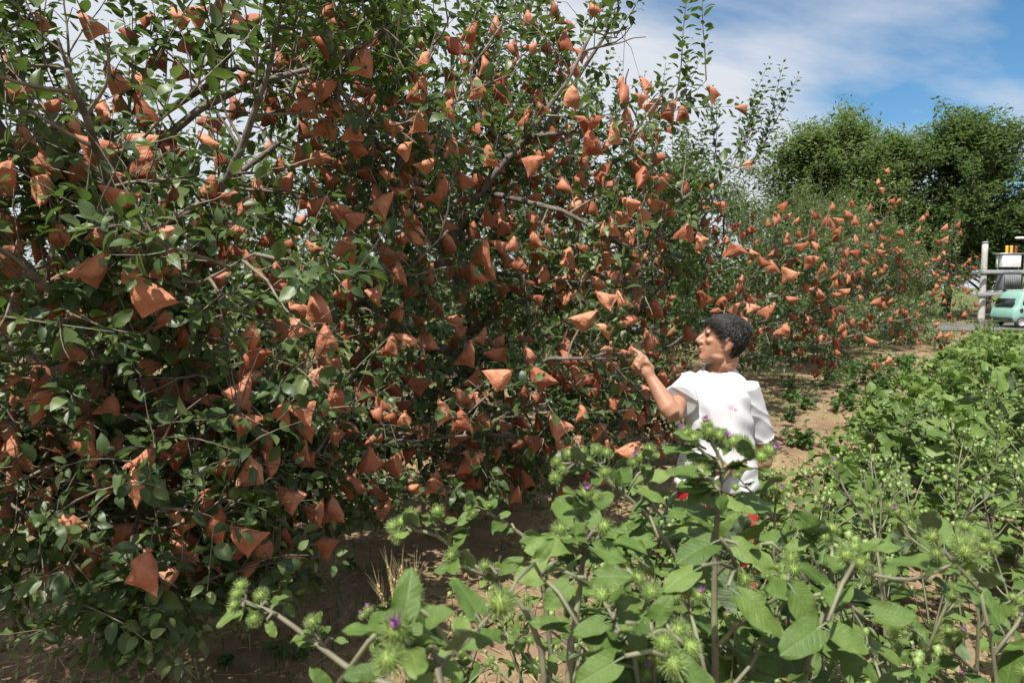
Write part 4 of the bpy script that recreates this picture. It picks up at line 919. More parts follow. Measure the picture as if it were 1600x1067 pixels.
        c0 = np.array([-.01, 0, .12]); rr_ = np.linalg.norm(q - c0); f3 = lambda s_, e_: c0 + nrm(q + flow * L * s_ - c0) * (np.linalg.norm(skull(t_, u) - c0) * .0 + rr_ + e_); pts = [q, f3(.5, .0012), f3(1.0, .0005)]
        hair.tube(np.array([H(*x) for x in pts]), [.0012, .0014, .0003], 3, False)
    obj('hair', hair.mesh('hair', M['hair']), root)
    # T-shirt
    sh = MB()
    hem = [(.905, .196, .148), (.93, .197, .150), (1.00, .186, .140), (1.10, .172, .130), (1.20, .166, .126), (1.29, .166, .122), (1.345, .162, .114), (1.39, .148, .102), (1.425, .122, .088), (1.452, .090, .076), (1.470, .074, .069), (1.480, .069, .066)]
    outer = [oval(z, a, b) for z, a, b in hem]
    inner = [oval(1.474, .061, .058), oval(1.43, .058, .055)]
    low = [oval(.99, .170, .124), oval(.910, .186, .138)]
    # tilt the collar forward so that the neck opening dips at the throat
    def dip(r, amt):
        c = r.mean(0); q = r.copy(); fw = (r - c) @ np.array([sr, -cr, 0]); q[:, 2] -= np.clip(fw, -.02, .2) * amt; return q
    outer[-1] = dip(outer[-1], .42); outer[-2] = dip(outer[-2], .35); outer[-3] = dip(outer[-3], .18); inner = [dip(r, .42) for r in inner]
    sh.loft(low + outer + inner)
    def sleeve(S, E, frac, r0, r1, flare):
        d_ = nrm(E - S); e = S + (E - S) * frac; s0 = S - d_ * .03
        pts = [s0, S + (e - S) * .3, S + (e - S) * .65, e - d_ * .01, e, e - d_ * .002, e - d_ * .05]
        rad = [r0 * .9, r0, (r0 + r1) / 2, r1, r1 * flare, r1 * flare - .010, r1 * .80]
        sm = MB(); sm.tube(np.array(pts), rad, 30); obj('sleeve', remesh(sm, 'sleeve', .0050, M['shirt'], 3, sleeve_folds), st)
    def folds(co, no):
        q = co - np.array([-.005, .02, 0]); x = q[:, 0] * cr + q[:, 1] * sr; y = -q[:, 0] * sr + q[:, 1] * cr; z = q[:, 2]
        a = vnoise(x * 9 + 40, z * 3.2 + 11) - .5; b = vnoise(x * 22 + z * 9 + 3, z * 7 - x * 6 + 70) - .5; low_ = np.clip((1.30 - z) / .3, 0, 1)
        sw = np.sin(x * 40 + 2.6 * np.sin(z * 6) + a * 7); vert = np.sign(sw) * np.abs(sw) ** .7 * .0095 * low_
        diag = np.sin((x * .8 + z) * 46 + a * 6) * .0042 * np.clip(1 - np.abs(z - 1.22) / .2, 0, 1) * (x < -.02)
        armp = np.exp(-((np.abs(x) - .15) / .05) ** 2) * np.sin(z * 60 + np.abs(x) * 30 + a * 8) * .0045
        rid = lambda u_, v_: (1 - np.abs(2 * vnoise(u_, v_) - 1)) ** 3
        drape = rid(x * 13 + 2.5 * (vnoise(z * 5, x * 4) - .5) + 21, z * 2.6 + y * 3 + 5) * .013 * np.clip((1.42 - z) / .15, 0, 1)
        ang_ = np.arctan2(z - 1.30, np.abs(x) - .15); pull = rid(ang_ * 2.4 + 3, np.hypot(z - 1.30, np.abs(x) - .15) * 5 + 9) * .009 * np.exp(-(np.hypot(z - 1.30, np.abs(x) - .15) / .13) ** 2)
        co = co + no * (drape - .004)[:, None]
        return co + no * (vert * .5 + diag + armp + a * .016 * np.clip(low_ + .5, 0, 1) + b * .008)[:, None]
    me = remesh(sh, 't_shirt', .0058, M['shirt'], 4, folds); st = obj('t_shirt', me, root)
    def sleeve_folds(co, no):
        a = vnoise(co[:, 0] * 16 + 8, co[:, 2] * 16) - .5; b_ = (1 - np.abs(2 * vnoise(co[:, 0] * 9 + co[:, 2] * 14 + 31, co[:, 1] * 9 + co[:, 2] * 5) - 1)) ** 3
        return co + no * (a * .007 + b_ * .008 - .002)[:, None]
    sleeve(Rs + np.array([.02, 0, .002]), Re + np.array([0, 0, .02]), .62, .064, .074, 1.12); sleeve(Ls - np.array([.02, 0, -.002]), Le + np.array([.01, 0, 0]), .66, .058, .056, 1.12)
    # small pink flower print on the chest, laid on the cloth by ray
    dg = bpy.context.evaluated_depsgraph_get(); dg.update()
    def on_shirt(px, py):
        p = P(px, py, -.6); hit, loc, nn, fi = st.ray_cast(Vector(p), Vector((0, 1, 0))); return (np.array(loc) + np.array(nn) * .0016) if hit else None
    pr = MB(); rg = 0
    for cx, cy, L, a in [(1149, 639, 5.5, i * .9) for i in range(7)] + [(1156, 643, 3, i * 1.3) for i in range(4)] + [(1149, 645, 11, math.pi / 2)]:
        ends_ = [(cx + L * t_ * math.cos(a), cy + L * t_ * math.sin(a)) for t_ in (0, .25, .5, .75, 1)]; w = [0.6, 1.3, 1.2, .8, .3] if L < 10 else [.3] * 5; l_ = []; r_ = []
        for (x, y), ww in zip(ends_, w):
            nx_, ny_ = -math.sin(a), math.cos(a); A = on_shirt(x + nx_ * ww, y + ny_ * ww); B = on_shirt(x - nx_ * ww, y - ny_ * ww)
            if A is None or B is None: break
            l_.append(A); r_.append(B)
        n = len(l_)
        if n > 1: pr.add(np.array(l_ + r_), [[i, i + 1, n + i + 1, n + i] for i in range(n - 1)])
    if pr.n: obj('print', pr.mesh('print', M['pink']), st)
    # trousers, shoes
    tr = MB(); tr.loft([oval(.70, .15, .12), oval(.80, .172, .13), oval(.92, .168, .125), oval(.98, .16, .115)])
    for s in (-1, 1):
        hp = Tq(s * .085, 0, .84); kn = Tq(s * .105, -.03, .47); an = Tq(s * .12, .02, .07); tr.tube(np.array([hp, hp * .5 + kn * .5, kn, kn * .5 + an * .5, an]), [.105, .10, .088, .082, .080], 20)
    def tf(co, no):
        a = vnoise(co[:, 0] * 12, co[:, 2] * 9) - .5; return co + no * (a * .02 + .005 * np.sin(co[:, 2] * 38 + a * 7))[:, None]
    obj('trousers', remesh(tr, 'trousers', .009, M['red'], 3, tf), root)
    for s in (-1, 1):
        mb = MB(); ctr = [(.06, .030, .045), (.03, .040, .055), (-.04, .045, .048), (-.12, .048, .036), (-.19, .040, .024), (-.215, .02, .014)]; rings = []
        for yy, w, h in ctr:
            a = np.linspace(0, 2 * math.pi, 17)[:-1]; rings.append(np.array([Tq(s * .13 + w * math.cos(t_), yy, max(.0, h + h * math.sin(t_) * 1.0)) for t_ in a]))
        mb.loft(rings); obj('shoe', mb.mesh('shoe', M['shoe']), root)
build_person()

# ------------------------------------------------------------------ burdock
def burdock_leaf(seed):
    rng = np.random.default_rng(seed); R_, C_ = 15, 11; ph = rng.random(5) * 6.3; droop = rng.uniform(.10, .34); cup = rng.uniform(-.10, .22); wav = rng.uniform(.04, .09)
    xs = np.linspace(0, 1, R_) ** 1.05; ss = np.linspace(-1, 1, C_); top = []
    for x in xs:
        w = .60 * (x + .03) ** .36 * max(1 - x, 0.0) ** .62 + .002
        for s in ss:
            ww = w * (1 + .035 * math.sin(x * 17 + ph[0] + s * 2) * abs(s))
            X = x - .20 * abs(s) ** 1.2 * (1 - x) ** 3; Y = s * ww
            Z = -droop * x * x + cup * abs(s) ** 1.5 * w + wav * math.sin(x * 8 + ph[1] + 2 * s) * abs(s) ** 2 + .018 * math.sin(x * 21 + ph[2]) * abs(s) - .02 * (1 - abs(s)) * (1 - x)
            top.append((X, Y, Z))
    top = np.array(top); i, j = np.meshgrid(np.arange(R_ - 1), np.arange(C_ - 1), indexing='ij'); a = (i * C_ + j).ravel(); q = np.stack([a, a + C_, a + C_ + 1, a + 1], -1)
    mb = MB(); mb.add(top, q, None, rng.uniform(.35, .6)); nt_ = len(q)
    mb.add(top - np.array([0, 0, .007]), q[:, ::-1], None, rng.uniform(.35, .65))
    mb.tube(np.array([[-.36, 0, -.06], [-.18, 0, -.03], [0, 0, -.038], [.35, 0, -.034 - droop * .1225]]), [.020, .018, .016, .008], 5, False, .8)
    me = mb.mesh('burdock_leaf', [M['burdock_top'], M['burdock_under']], True, True)
    mi = np.ones(len(me.polygons), np.int32); mi[:nt_] = 0; me.polygons.foreach_set('material_index', mi); me.update(); return me
BLEAF = [burdock_leaf(200 + i) for i in range(9)]
def bur_mesh(seed, n=190):
    rng = np.random.default_rng(seed); mb = MB(); mb.ball((0, 0, 0), .50, 12, 8); nc = None
    core_q = sum(len(x) for x in mb.q); core_t = sum(len(x) for x in mb.t)
    k = np.arange(n); z = 1 - 2 * (k + .5) / n; ph = k * 2.39996; d = np.stack([np.sqrt(1 - z * z) * np.cos(ph), np.sqrt(1 - z * z) * np.sin(ph), z], -1); d = nrm(d + rng.normal(0, .06, d.shape))
    for v in d:
        if v[2] < -.93: continue
        L = rng.uniform(.80, 1.05); up = np.array([0, 0, .12]); mb.tube(np.array([v * .45, v * .75 * L + up * .3, nrm(v + up) * L]), [.034, .018, .007], 3, False)
    me = mb.mesh('bur', [M['bur'], M['bur_core']]); mi = np.zeros(len(me.polygons), np.int32); mi[:core_q] = 1
    me.polygons.foreach_set('material_index', mi); me.update(); return me
BUR = [bur_mesh(1), bur_mesh(2), bur_mesh(3, 120)]
def floret_mesh():
    rng = np.random.default_rng(8); mb = MB(); mb.ball((0, 0, .62), (.24, .24, .22), 8, 5)
    for i in range(34):
        a = rng.uniform(0, 6.28); r = rng.uniform(0, .30); b = np.array([r * .5 * math.cos(a), r * .5 * math.sin(a), .55]); e = np.array([r * 1.5 * math.cos(a), r * 1.5 * math.sin(a), rng.uniform(.95, 1.2)]); mb.tube(np.array([b, e]), [.03, .018], 3, False)
    return mb.mesh('florets', M['floret'])
FLORET = floret_mesh()
prng = np.random.default_rng(19)
def put_burdock(label, group, stems, burs, leaves, mode='parts', name='burdock_plant'):
    b = np.array(stems[0][0][0], float); root = empty(name, b); tag(root, label, 'burdock', group)
    mb = MB()
    for pts, r0, r1 in stems: mb.tube(np.asarray(pts) - b, np.linspace(r0, r1, len(pts)), 6 if mode == 'parts' else 3, True)
    obj('stem', mb.mesh('stem', M['burdock_stem']), root)
    if mode in ('parts', 'mid'):
        for p, D, N, s in leaves:
            D = nrm(D); o = obj('leaf', BLEAF[int(prng.integers(len(BLEAF)))], root); o.matrix_basis = frame_matrix(np.asarray(p) + D * s * .32 - b, D, N, (s, s * float(prng.uniform(.85, 1.1)), s))
    else:
        mb = MB(); P = np.array([np.asarray(l[0]) + nrm(l[1]) * l[3] * .3 for l in leaves]) - b; S = np.array([l[3] for l in leaves])
        leaf_cloud(mb, P, np.array([l[1] for l in leaves]), np.array([l[2] for l in leaves]), S, S * .8, np.clip(prng.normal(.5, .2, len(S)), 0, 1), 'ab', prng); tag(obj('leaves', mb.mesh('leaves', M['burdock_top'], True, True), root), kind='stuff')
    if mode == 'parts':
        for p, ax, dia, fl in burs:
            o = obj('bur', BUR[int(prng.integers(3))], root); m = frame_matrix(np.asarray(p) - b, perp(nrm(ax), prng), ax, dia / 2); o.matrix_basis = m
            if fl: obj('florets', FLORET, o)
    elif burs:
        mb = MB(); me = BUR[2]; nv = len(me.vertices)
        for p, ax, dia, fl in burs:
            k = 12; z = 1 - 2 * (np.arange(k) + .5) / k; ph = np.arange(k) * 2.4; d = np.stack([np.sqrt(1 - z * z) * np.cos(ph), np.sqrt(1 - z * z) * np.sin(ph), z], -1); c = np.asarray(p) - b; mb.ball(c, dia * .30, 5, 3)
            s = np.cross(d, [0.3, .5, .8]); s = nrm(s) * dia * .05; mb.add(np.stack([c + d * dia * .2 - s, c + d * dia * .2 + s, c + d * dia * .5], 1).reshape(-1, 3), None, np.arange(k * 3).reshape(-1, 3))
        tag(obj('burs', mb.mesh('burs', M['bur']), root), kind='stuff')
    return root
def cluster(tip, d, n, dia, stems, burs, leaves, rng, flower=.15, lf=.05):
    d = nrm(d)
    for i in range(n):
        pd = perp(d, rng); off = d * rng.uniform(.2, 1.0) * dia * .9 + pd * dia * (0 if i == 0 else rng.uniform(.55, 1.0)) + np.array([0, 0, dia * .25]); p = tip + off
        stems.append((np.array([tip - d * dia * .6, tip + off * .4, p]), .0022, .0018)); burs.append((p, nrm(off + np.array([0, 0, .02]) + d * .01), dia * rng.uniform(.8, 1.08), rng.random() < flower))
    for i in range(1): leaves.append((tip - d * .01, nrm(perp(d, rng) + d * .3), (0, 0, 1) + rng.normal(0, .3, 3), lf * rng.uniform(.7, 1.2)))
def gen_burdock(base, H, seed, leaf=.24, dia=.034, nb=7, spread=.36, flower=.12, nbur=(2, 5), small=3):
    rng = np.random.default_rng(seed); stems = []; burs = []; leaves = []; base = np.array(base, float)
    st = wander(base, (rng.normal(0, .12), rng.normal(0, .12), 1), H, 8, rng, .07, .05); stems.append((st, .0085, .003))
    n = nb + 4
    for i in range(n):
        f = .12 + .83 * i / (n - 1); p, d = along(st, f); az = i * 2.4 + rng.normal(0, .4); o_ = np.array([math.cos(az), math.sin(az), 0])
        s = leaf * (1.15 - .85 * f) * rng.uniform(.8, 1.2); leaves.append((p, nrm(o_ + np.array([0, 0, rng.uniform(-.15, .5)])), nrm(np.array([0, 0, 1.0]) + o_ * .25 + rng.normal(0, .22, 3)), s))
        if i >= n - nb:
            L = spread * (1.15 - .6 * f) * rng.uniform(.7, 1.2); br = wander(p, nrm(o_ * .9 + np.array([0, 0, .75])), L, 4, rng, .12, .05); stems.append((br, .0042, .0022))
            for k in range(small):
                pp, dd = along(br, .3 + .6 * k / small); leaves.append((pp, nrm(perp(dd, rng) + dd * .5 + np.array([0, 0, .1])), nrm(np.array([0, 0, 1.0]) + rng.normal(0, .35, 3)), leaf * .5 * rng.uniform(.6, 1.2)))
            cluster(br[-1], br[-1] - br[-2], int(rng.integers(*nbur)), dia, stems, burs, leaves, rng, flower, leaf * .22)
    cluster(st[-1], st[-1] - st[-2], 4, dia, stems, burs, leaves, rng, flower, leaf * .22)
    return stems, burs, leaves
def spline(ctrl, n=10):
    c = np.array(ctrl, float); t = np.linspace(0, len(c) - 1, n); outp = []
    for x in t:
        i = min(int(x), len(c) - 2); f = x - i; p0 = c[max(i - 1, 0)]; p1 = c[i]; p2 = c[i + 1]; p3 = c[min(i + 2, len(c) - 1)]
        outp.append(.5 * (2 * p1 + (p2 - p0) * f + (2 * p0 - 5 * p1 + 4 * p2 - p3) * f * f + (3 * p1 - p0 - 3 * p2 + p3) * f ** 3))
    return np.array(outp)
def front_plant(label, stalk, branches, leaves_px, seed, dia=.034, nst=14):
    """a plant of the near clump: stalk and branches through points (px,py,d); the stalk runs on down to the ground.
    branches: (points, list of burs (px,py,d,flower)); leaves_px: (px,py,d, size, heading degrees in the picture, tip towards camera, lie)"""
    rng = np.random.default_rng(seed); stems = []; burs = []; leaves = []
    top = [at(*p) for p in stalk]; f0 = top[0].copy(); gb = np.array([f0[0] + rng.normal(0, .05), f0[1] + .08, 0]); gb[2] = float(gz(gb[0], gb[1]))
    stems.append((spline([gb, (gb + f0) / 2 + rng.normal(0, .02, 3)] + top, 16), .0085 * min(1, stalk[0][2]), .0032 * min(1, stalk[0][2])))
    for pts, bs in branches:
        w = [at(*p) for p in pts]; sp = spline(w, 9); stems.append((sp, .0040 * min(1, pts[0][2]), .0024 * min(1, pts[0][2]))); tip = sp[-1]
        for (x, y, d, fl) in bs:
            q = at(x, y, d); ax = nrm(q - tip + np.array([0, -.004, .012])); burs.append((q, ax, dia * rng.uniform(1.02, 1.25), bool(fl))); j = sp[-1] if np.linalg.norm(q - sp[-1]) < .12 else sp[np.linalg.norm(sp - q, axis=1).argmin()]
            stems.append((np.array([j, (j + q) / 2 + rng.normal(0, .004, 3), q - ax * dia * .2]), .003, .0022))
    allp = np.vstack([s[0] for s in stems])
    mainp = stems[0][0]
    for k in range(nst):                                 # leaves up the stalk
        p_, d_ = along(mainp, .45 + .5 * k / nst); o_ = perp(d_, rng); leaves.append((p_, nrm(o_ * np.array([1, 1, .4]) + np.array([0, 0, .25])), nrm(np.array([0, 0, 1.0]) + o_ * .2 + rng.normal(0, .3, 3)), rng.uniform(.04, .095) * min(1, stalk[0][2])))
    for pts, bs in branches:                             # small leaves at the bur clusters
        w = spline([at(*p) for p in pts], 9)
        for f_ in (.35, .6, .8, .97):
            p_, d_ = along(w, f_); leaves.append((p_, nrm(perp(d_, rng) + d_ * .5 + np.array([0, 0, .1])), nrm(np.array([0, 0, 1.0]) + rng.normal(0, .4, 3)), rng.uniform(.028, .058)))
    for (x, y, d, s, head, toward, lie) in leaves_px:
        s = s * (.47 if d > 1.05 else .42)
        c = at(x, y, d); a = math.radians(head); D = nrm(np.array([math.cos(a), -toward, math.sin(a)])); N = nrm(np.array([.15 * math.cos(a), -lie, 1.0]) + rng.normal(0, .12, 3)); o_ = c - D * s * .8
        leaves.append((o_ + D * 0, D, N, s)); j = allp[np.linalg.norm(allp - o_, axis=1).argmin()]
        if np.linalg.norm(j - o_) > .012: stems.append((np.array([j, (j + o_) / 2 + np.array([0, 0, .01]), o_]), .0035, .003))
    put_burdock(label, 'burdock plants of the near clump', stems, burs, leaves)

front_plant('tall burdock in front of the man\'s waist, purple-tipped burs on a dark stalk', [(1118, 1075, 1.32), (1116, 950, 1.31), (1118, 850, 1.30), (1124, 770, 1.29), (1128, 725, 1.28), (1112, 692, 1.27)],
 [([(1128, 735, 1.28), (1105, 712, 1.27), (1088, 697, 1.26)], [(1084, 685, 1.26, 0), (1072, 678, 1.27, 1)]), ([(1114, 695, 1.27), (1111, 684, 1.27)], [(1109, 674, 1.26, 0), (1104, 665, 1.27, 1), (1124, 681, 1.29, 0)]),
  ([(1126, 755, 1.29), (1148, 728, 1.28), (1172, 716, 1.27)], [(1146, 690, 1.28, 1), (1170, 704, 1.26, 0), (1190, 714, 1.25, 0), (1203, 704, 1.25, 1), (1160, 690, 1.31, 0)]), ([(1120, 800, 1.29), (1095, 755, 1.26), (1084, 742, 1.25)], [(1082, 735, 1.25, 0), (1096, 732, 1.27, 0)]),
  ([(1118, 1010, 1.31), (1180, 955, 1.22), (1262, 908, 1.15)], [(1240, 890, 1.13, 0), (1228, 905, 1.13, 0), (1236, 872, 1.16, 0)]), ([(1118, 900, 1.31), (1150, 870, 1.25), (1190, 850, 1.22)], [(1148, 895, 1.2, 0), (1163, 905, 1.2, 0)])],
 [(1172, 728, 1.24, .13, 10, .2, .2), (1065, 735, 1.2, .12, 170, .3, .3), (1180, 865, 1.2, .15, -20, .4, .6), (1085, 860, 1.15, .15, 195, .4, .5), (1195, 960, 1.1, .18, -35, .5, .9), (1060, 905, 1.1, .13, 200, .4, .7), (1090, 770, 1.25, .10, 215, .3, .5), (1160, 790, 1.25, .11, -15, .2, .5), (1265, 960, 1.05, .17, -60, .4, .8),
  (1250, 850, 1.2, .09, 30, .2, .5), (1045, 700, 1.3, .06, 160, .2, .3), (1130, 790, 1.2, .07, -80, .3, .8)], 1)
front_plant('burdock with a single bright purple bur above two side burs, left of the man', [(888, 1075, 1.15), (898, 980, 1.15), (908, 900, 1.16), (912, 850, 1.17), (914, 790, 1.18)],
 [([(910, 870, 1.16), (888, 850, 1.14), (878, 838, 1.13)], [(876, 827, 1.13, 0), (905, 830, 1.16, 0)]), ([(912, 865, 1.16), (930, 845, 1.14), (938, 835, 1.14)], [(944, 823, 1.10, 0)]), ([(913, 800, 1.18), (915, 785, 1.18)], [(917, 770, 1.16, 1), (930, 778, 1.2, 0), (902, 785, 1.2, 0)]), ([(900, 960, 1.15), (850, 905, 1.05), (835, 880, 1.0)], [(790, 940, .86, 0)])],
 [(855, 850, 1.1, .15, 175, .3, .6), (955, 865, 1.1, .12, -15, .3, .5), (830, 890, 1.05, .13, 190, .4, .7), (945, 1010, .95, .12, -30, .4, 1.1), (885, 780, 1.2, .06, 160, .2, .4), (960, 900, 1.05, .13, 10, .3, .7), (870, 930, 1.0, .12, 215, .4, .8)], 2)
front_plant('burdock topped by a round cluster of many small green burs, left of the man', [(1080, 1075, 1.55), (1070, 960, 1.55), (1060, 880, 1.55), (1030, 830, 1.55), (985, 780, 1.53), (955, 758, 1.52)],
 [([(965, 765, 1.52), (925, 735, 1.5), (900, 722, 1.5)], [(870, 722, 1.5, 0), (889, 709, 1.5, 0), (868, 746, 1.48, 0), (910, 706, 1.52, 0), (880, 733, 1.49, 0)]), ([(960, 762, 1.52), (935, 725, 1.52)], [(933, 703, 1.52, 0), (920, 720, 1.49, 0), (945, 738, 1.48, 0), (948, 708, 1.54, 0)]),
  ([(1000, 795, 1.53), (1010, 740, 1.5), (1012, 715, 1.5)], [(1000, 714, 1.5, 1), (1016, 702, 1.5, 0), (1010, 735, 1.47, 0), (990, 722, 1.5, 0)])],
 [(1035, 740, 1.45, .10, 20, .2, .5), (965, 745, 1.5, .08, 100, .2, .4), (1000, 850, 1.4, .12, 190, .4, .6), (1060, 800, 1.45, .10, 20, .3, .5), (1020, 770, 1.45, .13, -10, .3, .6), (1000, 790, 1.5, .09, 200, .2, .4)], 3, .031)
front_plant('burdock branch arching to the left with a bur cluster, over bare dark ground', [(850, 1075, 1.5), (840, 1000, 1.5), (815, 945, 1.5), (785, 920, 1.5), (720, 865, 1.5), (680, 835, 1.5), (645, 828, 1.5)],
 [([(650, 828, 1.5), (640, 822, 1.5)], [(622, 838, 1.48, 0), (628, 815, 1.5, 0), (642, 803, 1.52, 0), (614, 822, 1.5, 0)]), ([(682, 836, 1.5), (680, 815, 1.5)], [(684, 798, 1.5, 0)]), ([(760, 900, 1.5), (715, 880, 1.47), (705, 872, 1.46)], [(705, 868, 1.45, 0)]), ([(785, 920, 1.5), (765, 900, 1.48)], [(758, 884, 1.46, 0), (772, 893, 1.48, 0)])],
 [(628, 835, 1.46, .055, 195, .2, .4), (652, 812, 1.5, .04, 95, .1, .8), (705, 812, 1.5, .055, 15, .1, .7), (722, 833, 1.47, .07, 15, .2, .6), (690, 888, 1.45, .075, 185, .2, .6), (800, 880, 1.4, .11, 40, .2, .6), (840, 905, 1.4, .10, 10, .2, .6)], 4, .034, 4)
front_plant('lowest burdock branch reaching left beneath the left tree, bur cluster at its tip', [(640, 1120, 1.25), (555, 1052, 1.28), (500, 1010, 1.3), (440, 965, 1.32), (410, 950, 1.33), (385, 942, 1.34)],
 [([(400, 946, 1.34), (382, 938, 1.34)], [(370, 928, 1.34, 0), (366, 945, 1.33, 0), (376, 915, 1.36, 0)]), ([(420, 955, 1.33), (405, 962, 1.32)], [(398, 967, 1.31, 0), (408, 930, 1.35, 0)]), ([(510, 1015, 1.3), (490, 985, 1.3)], [(488, 972, 1.3, 0)])],
 [(372, 965, 1.32, .045, 235, .2, .7), (435, 935, 1.34, .07, 40, .1, .5), (425, 985, 1.3, .06, -60, .2, .9), (455, 955, 1.36, .05, -50, .1, .5), (508, 985, 1.3, .055, 40, .1, .7), (480, 985, 1.3, .045, 170, .2, .4), (535, 1000, 1.3, .05, 0, .2, .6)], 5, .034, 0)
front_plant('nearest burdock, three large blurred burs stacked at the bottom edge', [(700, 1130, .72), (665, 1075, .73), (640, 1010, .74), (628, 960, .78)],
 [([(640, 1010, .74), (625, 990, .72)], [(621, 985, .71, 1), (608, 1030, .68, 0)]), ([(632, 970, .77), (638, 945, .84)], [(638, 930, .86, 0)]), ([(660, 1060, .73), (720, 1010, .76), (770, 955, .82)], [(783, 942, .80, 0)])],
 [(680, 960, .85, .10, 30, .2, .7), (660, 990, .78, .07, -10, .3, .9), (740, 1000, .85, .10, 20, .3, .8), (560, 1050, .8, .08, 170, .3, .7), (700, 1040, .75, .09, -20, .4, .8), (500, 1060, .9, .08, 120, .2, 1.0)], 6, .040, 3)
front_plant('burdock with a heap of large burs at the bottom centre', [(1010, 1130, .95), (1000, 1075, .95), (985, 1010, .95), (960, 985, .96)],
 [([(985, 1010, .95), (1030, 985, .94), (1050, 990, .94)], [(1060, 985, .95, 0), (1038, 1005, .92, 0), (1080, 1012, .93, 0), (1053, 1038, .90, 0), (1035, 960, .97, 0), (1018, 925, 1.0, 0)]), ([(970, 990, .96), (950, 950, .98)], [(940, 930, 1.0, 0), (962, 928, 1.02, 0)])],
 [(1035, 950, .95, .10, 60, .1, .9), (920, 980, .95, .11, 190, .3, .9), (1000, 1010, .9, .10, -60, .3, 1.0), (980, 940, 1.0, .09, 150, .2, .8), (1090, 1050, .9, .13, -20, .3, .8), (930, 1050, .85, .13, 200, .3, 1.0)], 7, .038)
front_plant('small burdock branch with tight unopened buds, over the path left of centre', [(860, 1075, 1.8), (850, 930, 1.8), (835, 855, 1.8), (800, 825, 1.8), (770, 805, 1.8), (745, 797, 1.8)],
 [([(750, 798, 1.8), (738, 795, 1.8)], [(733, 793, 1.8, 0), (740, 802, 1.78, 0)]), ([(765, 803, 1.8), (766, 795, 1.8)], [(764, 790, 1.8, 0)])],
 [(738, 782, 1.8, .04, 95, .1, .6), (790, 803, 1.78, .06, 25, .1, .7), (792, 832, 1.76, .06, 200, .2, .5), (850, 850, 1.7, .12, 20, .2, .6)], 8, .028, 3)
front_plant('burdock at the right of the clump with paired burs on a long slanting branch', [(1250, 1120, 1.15), (1270, 1010, 1.15), (1300, 940, 1.14), (1330, 890, 1.12)],
 [([(1320, 905, 1.13), (1325, 880, 1.12)], [(1322, 868, 1.12, 0), (1345, 880, 1.1, 0), (1335, 855, 1.14, 0)]), ([(1300, 940, 1.14), (1300, 860, 1.2), (1300, 835, 1.2)], [(1300, 826, 1.2, 0), (1288, 838, 1.2, 0)]), ([(1330, 890, 1.12), (1420, 905, 1.12), (1490, 880, 1.12)], [(1500, 848, 1.12, 0), (1508, 862, 1.1, 0), (1515, 880, 1.1, 0)])],
 [(1265, 830, 1.2, .12, 120, .2, .6), (1380, 850, 1.15, .12, 20, .3, .6), (1250, 1000, 1.0, .17, 200, .4, .7), (1330, 1000, 1.05, .14, -20, .4, .8), (1400, 960, 1.1, .13, 10, .3, .6), (1230, 920, 1.1, .15, 160, .3, .7)], 9, .036)

def env(px): return float(np.interp(px, [480, 600, 700, 850, 1000, 1040, 1235, 1265, 1400, 1640], [1050, 985, 930, 905, 880, 850, 815, 725, 690, 640]))
pool4 = []; cnt = 0; frng = np.random.default_rng(50); spots = []
for _ in range(4000):
    px = frng.uniform(560, 1660); d = frng.uniform(1.0, 3.4)
    if px < 1230 and d > 2.1 + (px - 560) / 1400: continue
    p = at(px, 446, d); x, y = p[0], p[1]
    if any((x - a) ** 2 + (y - b) ** 2 < .26 ** 2 for a, b in spots): continue
    if math.hypot(x - 1.0, y - 3.2) < .42: continue
    if px < 980 and d < 1.35: continue
    ey = env(px) + abs(frng.normal(0, 55)) + (40 if d < 1.5 else 0)
    H = CAM_Z - (ey - 446) / FPX * d - float(gz(x, y))
    spots.append((x, y)); cnt += 1
    zone = 'below the man' if 950 < px < 1240 else ('left of the man' if px <= 950 else ('right of the man' if px < 1420 else 'at the right edge'))
    row = 'very near' if d < 1.7 else ('near' if d < 2.5 else 'farther back')
    st_, bu_, le_ = gen_burdock((x, y, float(gz(x, y))), max(.35, H * .93), 500 + cnt, leaf=float(frng.uniform(.10, .155)), dia=float(frng.uniform(.032, .038)), nb=6, spread=.27, nbur=(2, 4), small=2)
    lab = 'leafy burdock of the foreground bank, %s row, %s' % (row, zone); pool4.append((put_burdock(lab, 'burdock plants of the foreground bank', st_, bu_, le_, 'parts' if d < 1.9 else ('mid' if d < 2.5 else 'far')), lab, px))
    if cnt >= 45: break
for _ in range(400):                                     # broad-leaved bushes rising at the right edge
    px = frng.uniform(1440, 1640); d = frng.uniform(3.6, 8.5); p = at(px, 446, d); x, y = p[0], p[1]
    if any((x - a) ** 2 + (y - b) ** 2 < .5 ** 2 for a, b in spots): continue
    spots.append((x, y)); cnt += 1; ey = float(np.interp(px, [1440, 1520, 1640], [640, 580, 535])) + frng.uniform(0, 60); H = CAM_Z - (ey - 446) / FPX * d - float(gz(x, y))
    st_, bu_, le_ = gen_burdock((x, y, float(gz(x, y))), max(.4, H * .92), 2500 + cnt, leaf=float(frng.uniform(.24, .32)), dia=.034, nb=7, spread=.34, nbur=(1, 3), small=3)
    lab = 'tall broad-leaved burdock rising at the right edge of the picture'; pool4.append((put_burdock(lab, 'burdock plants at the right edge', st_, bu_, le_, 'mid' if d < 5.5 else 'far'), lab, px))
    if cnt >= 55: break
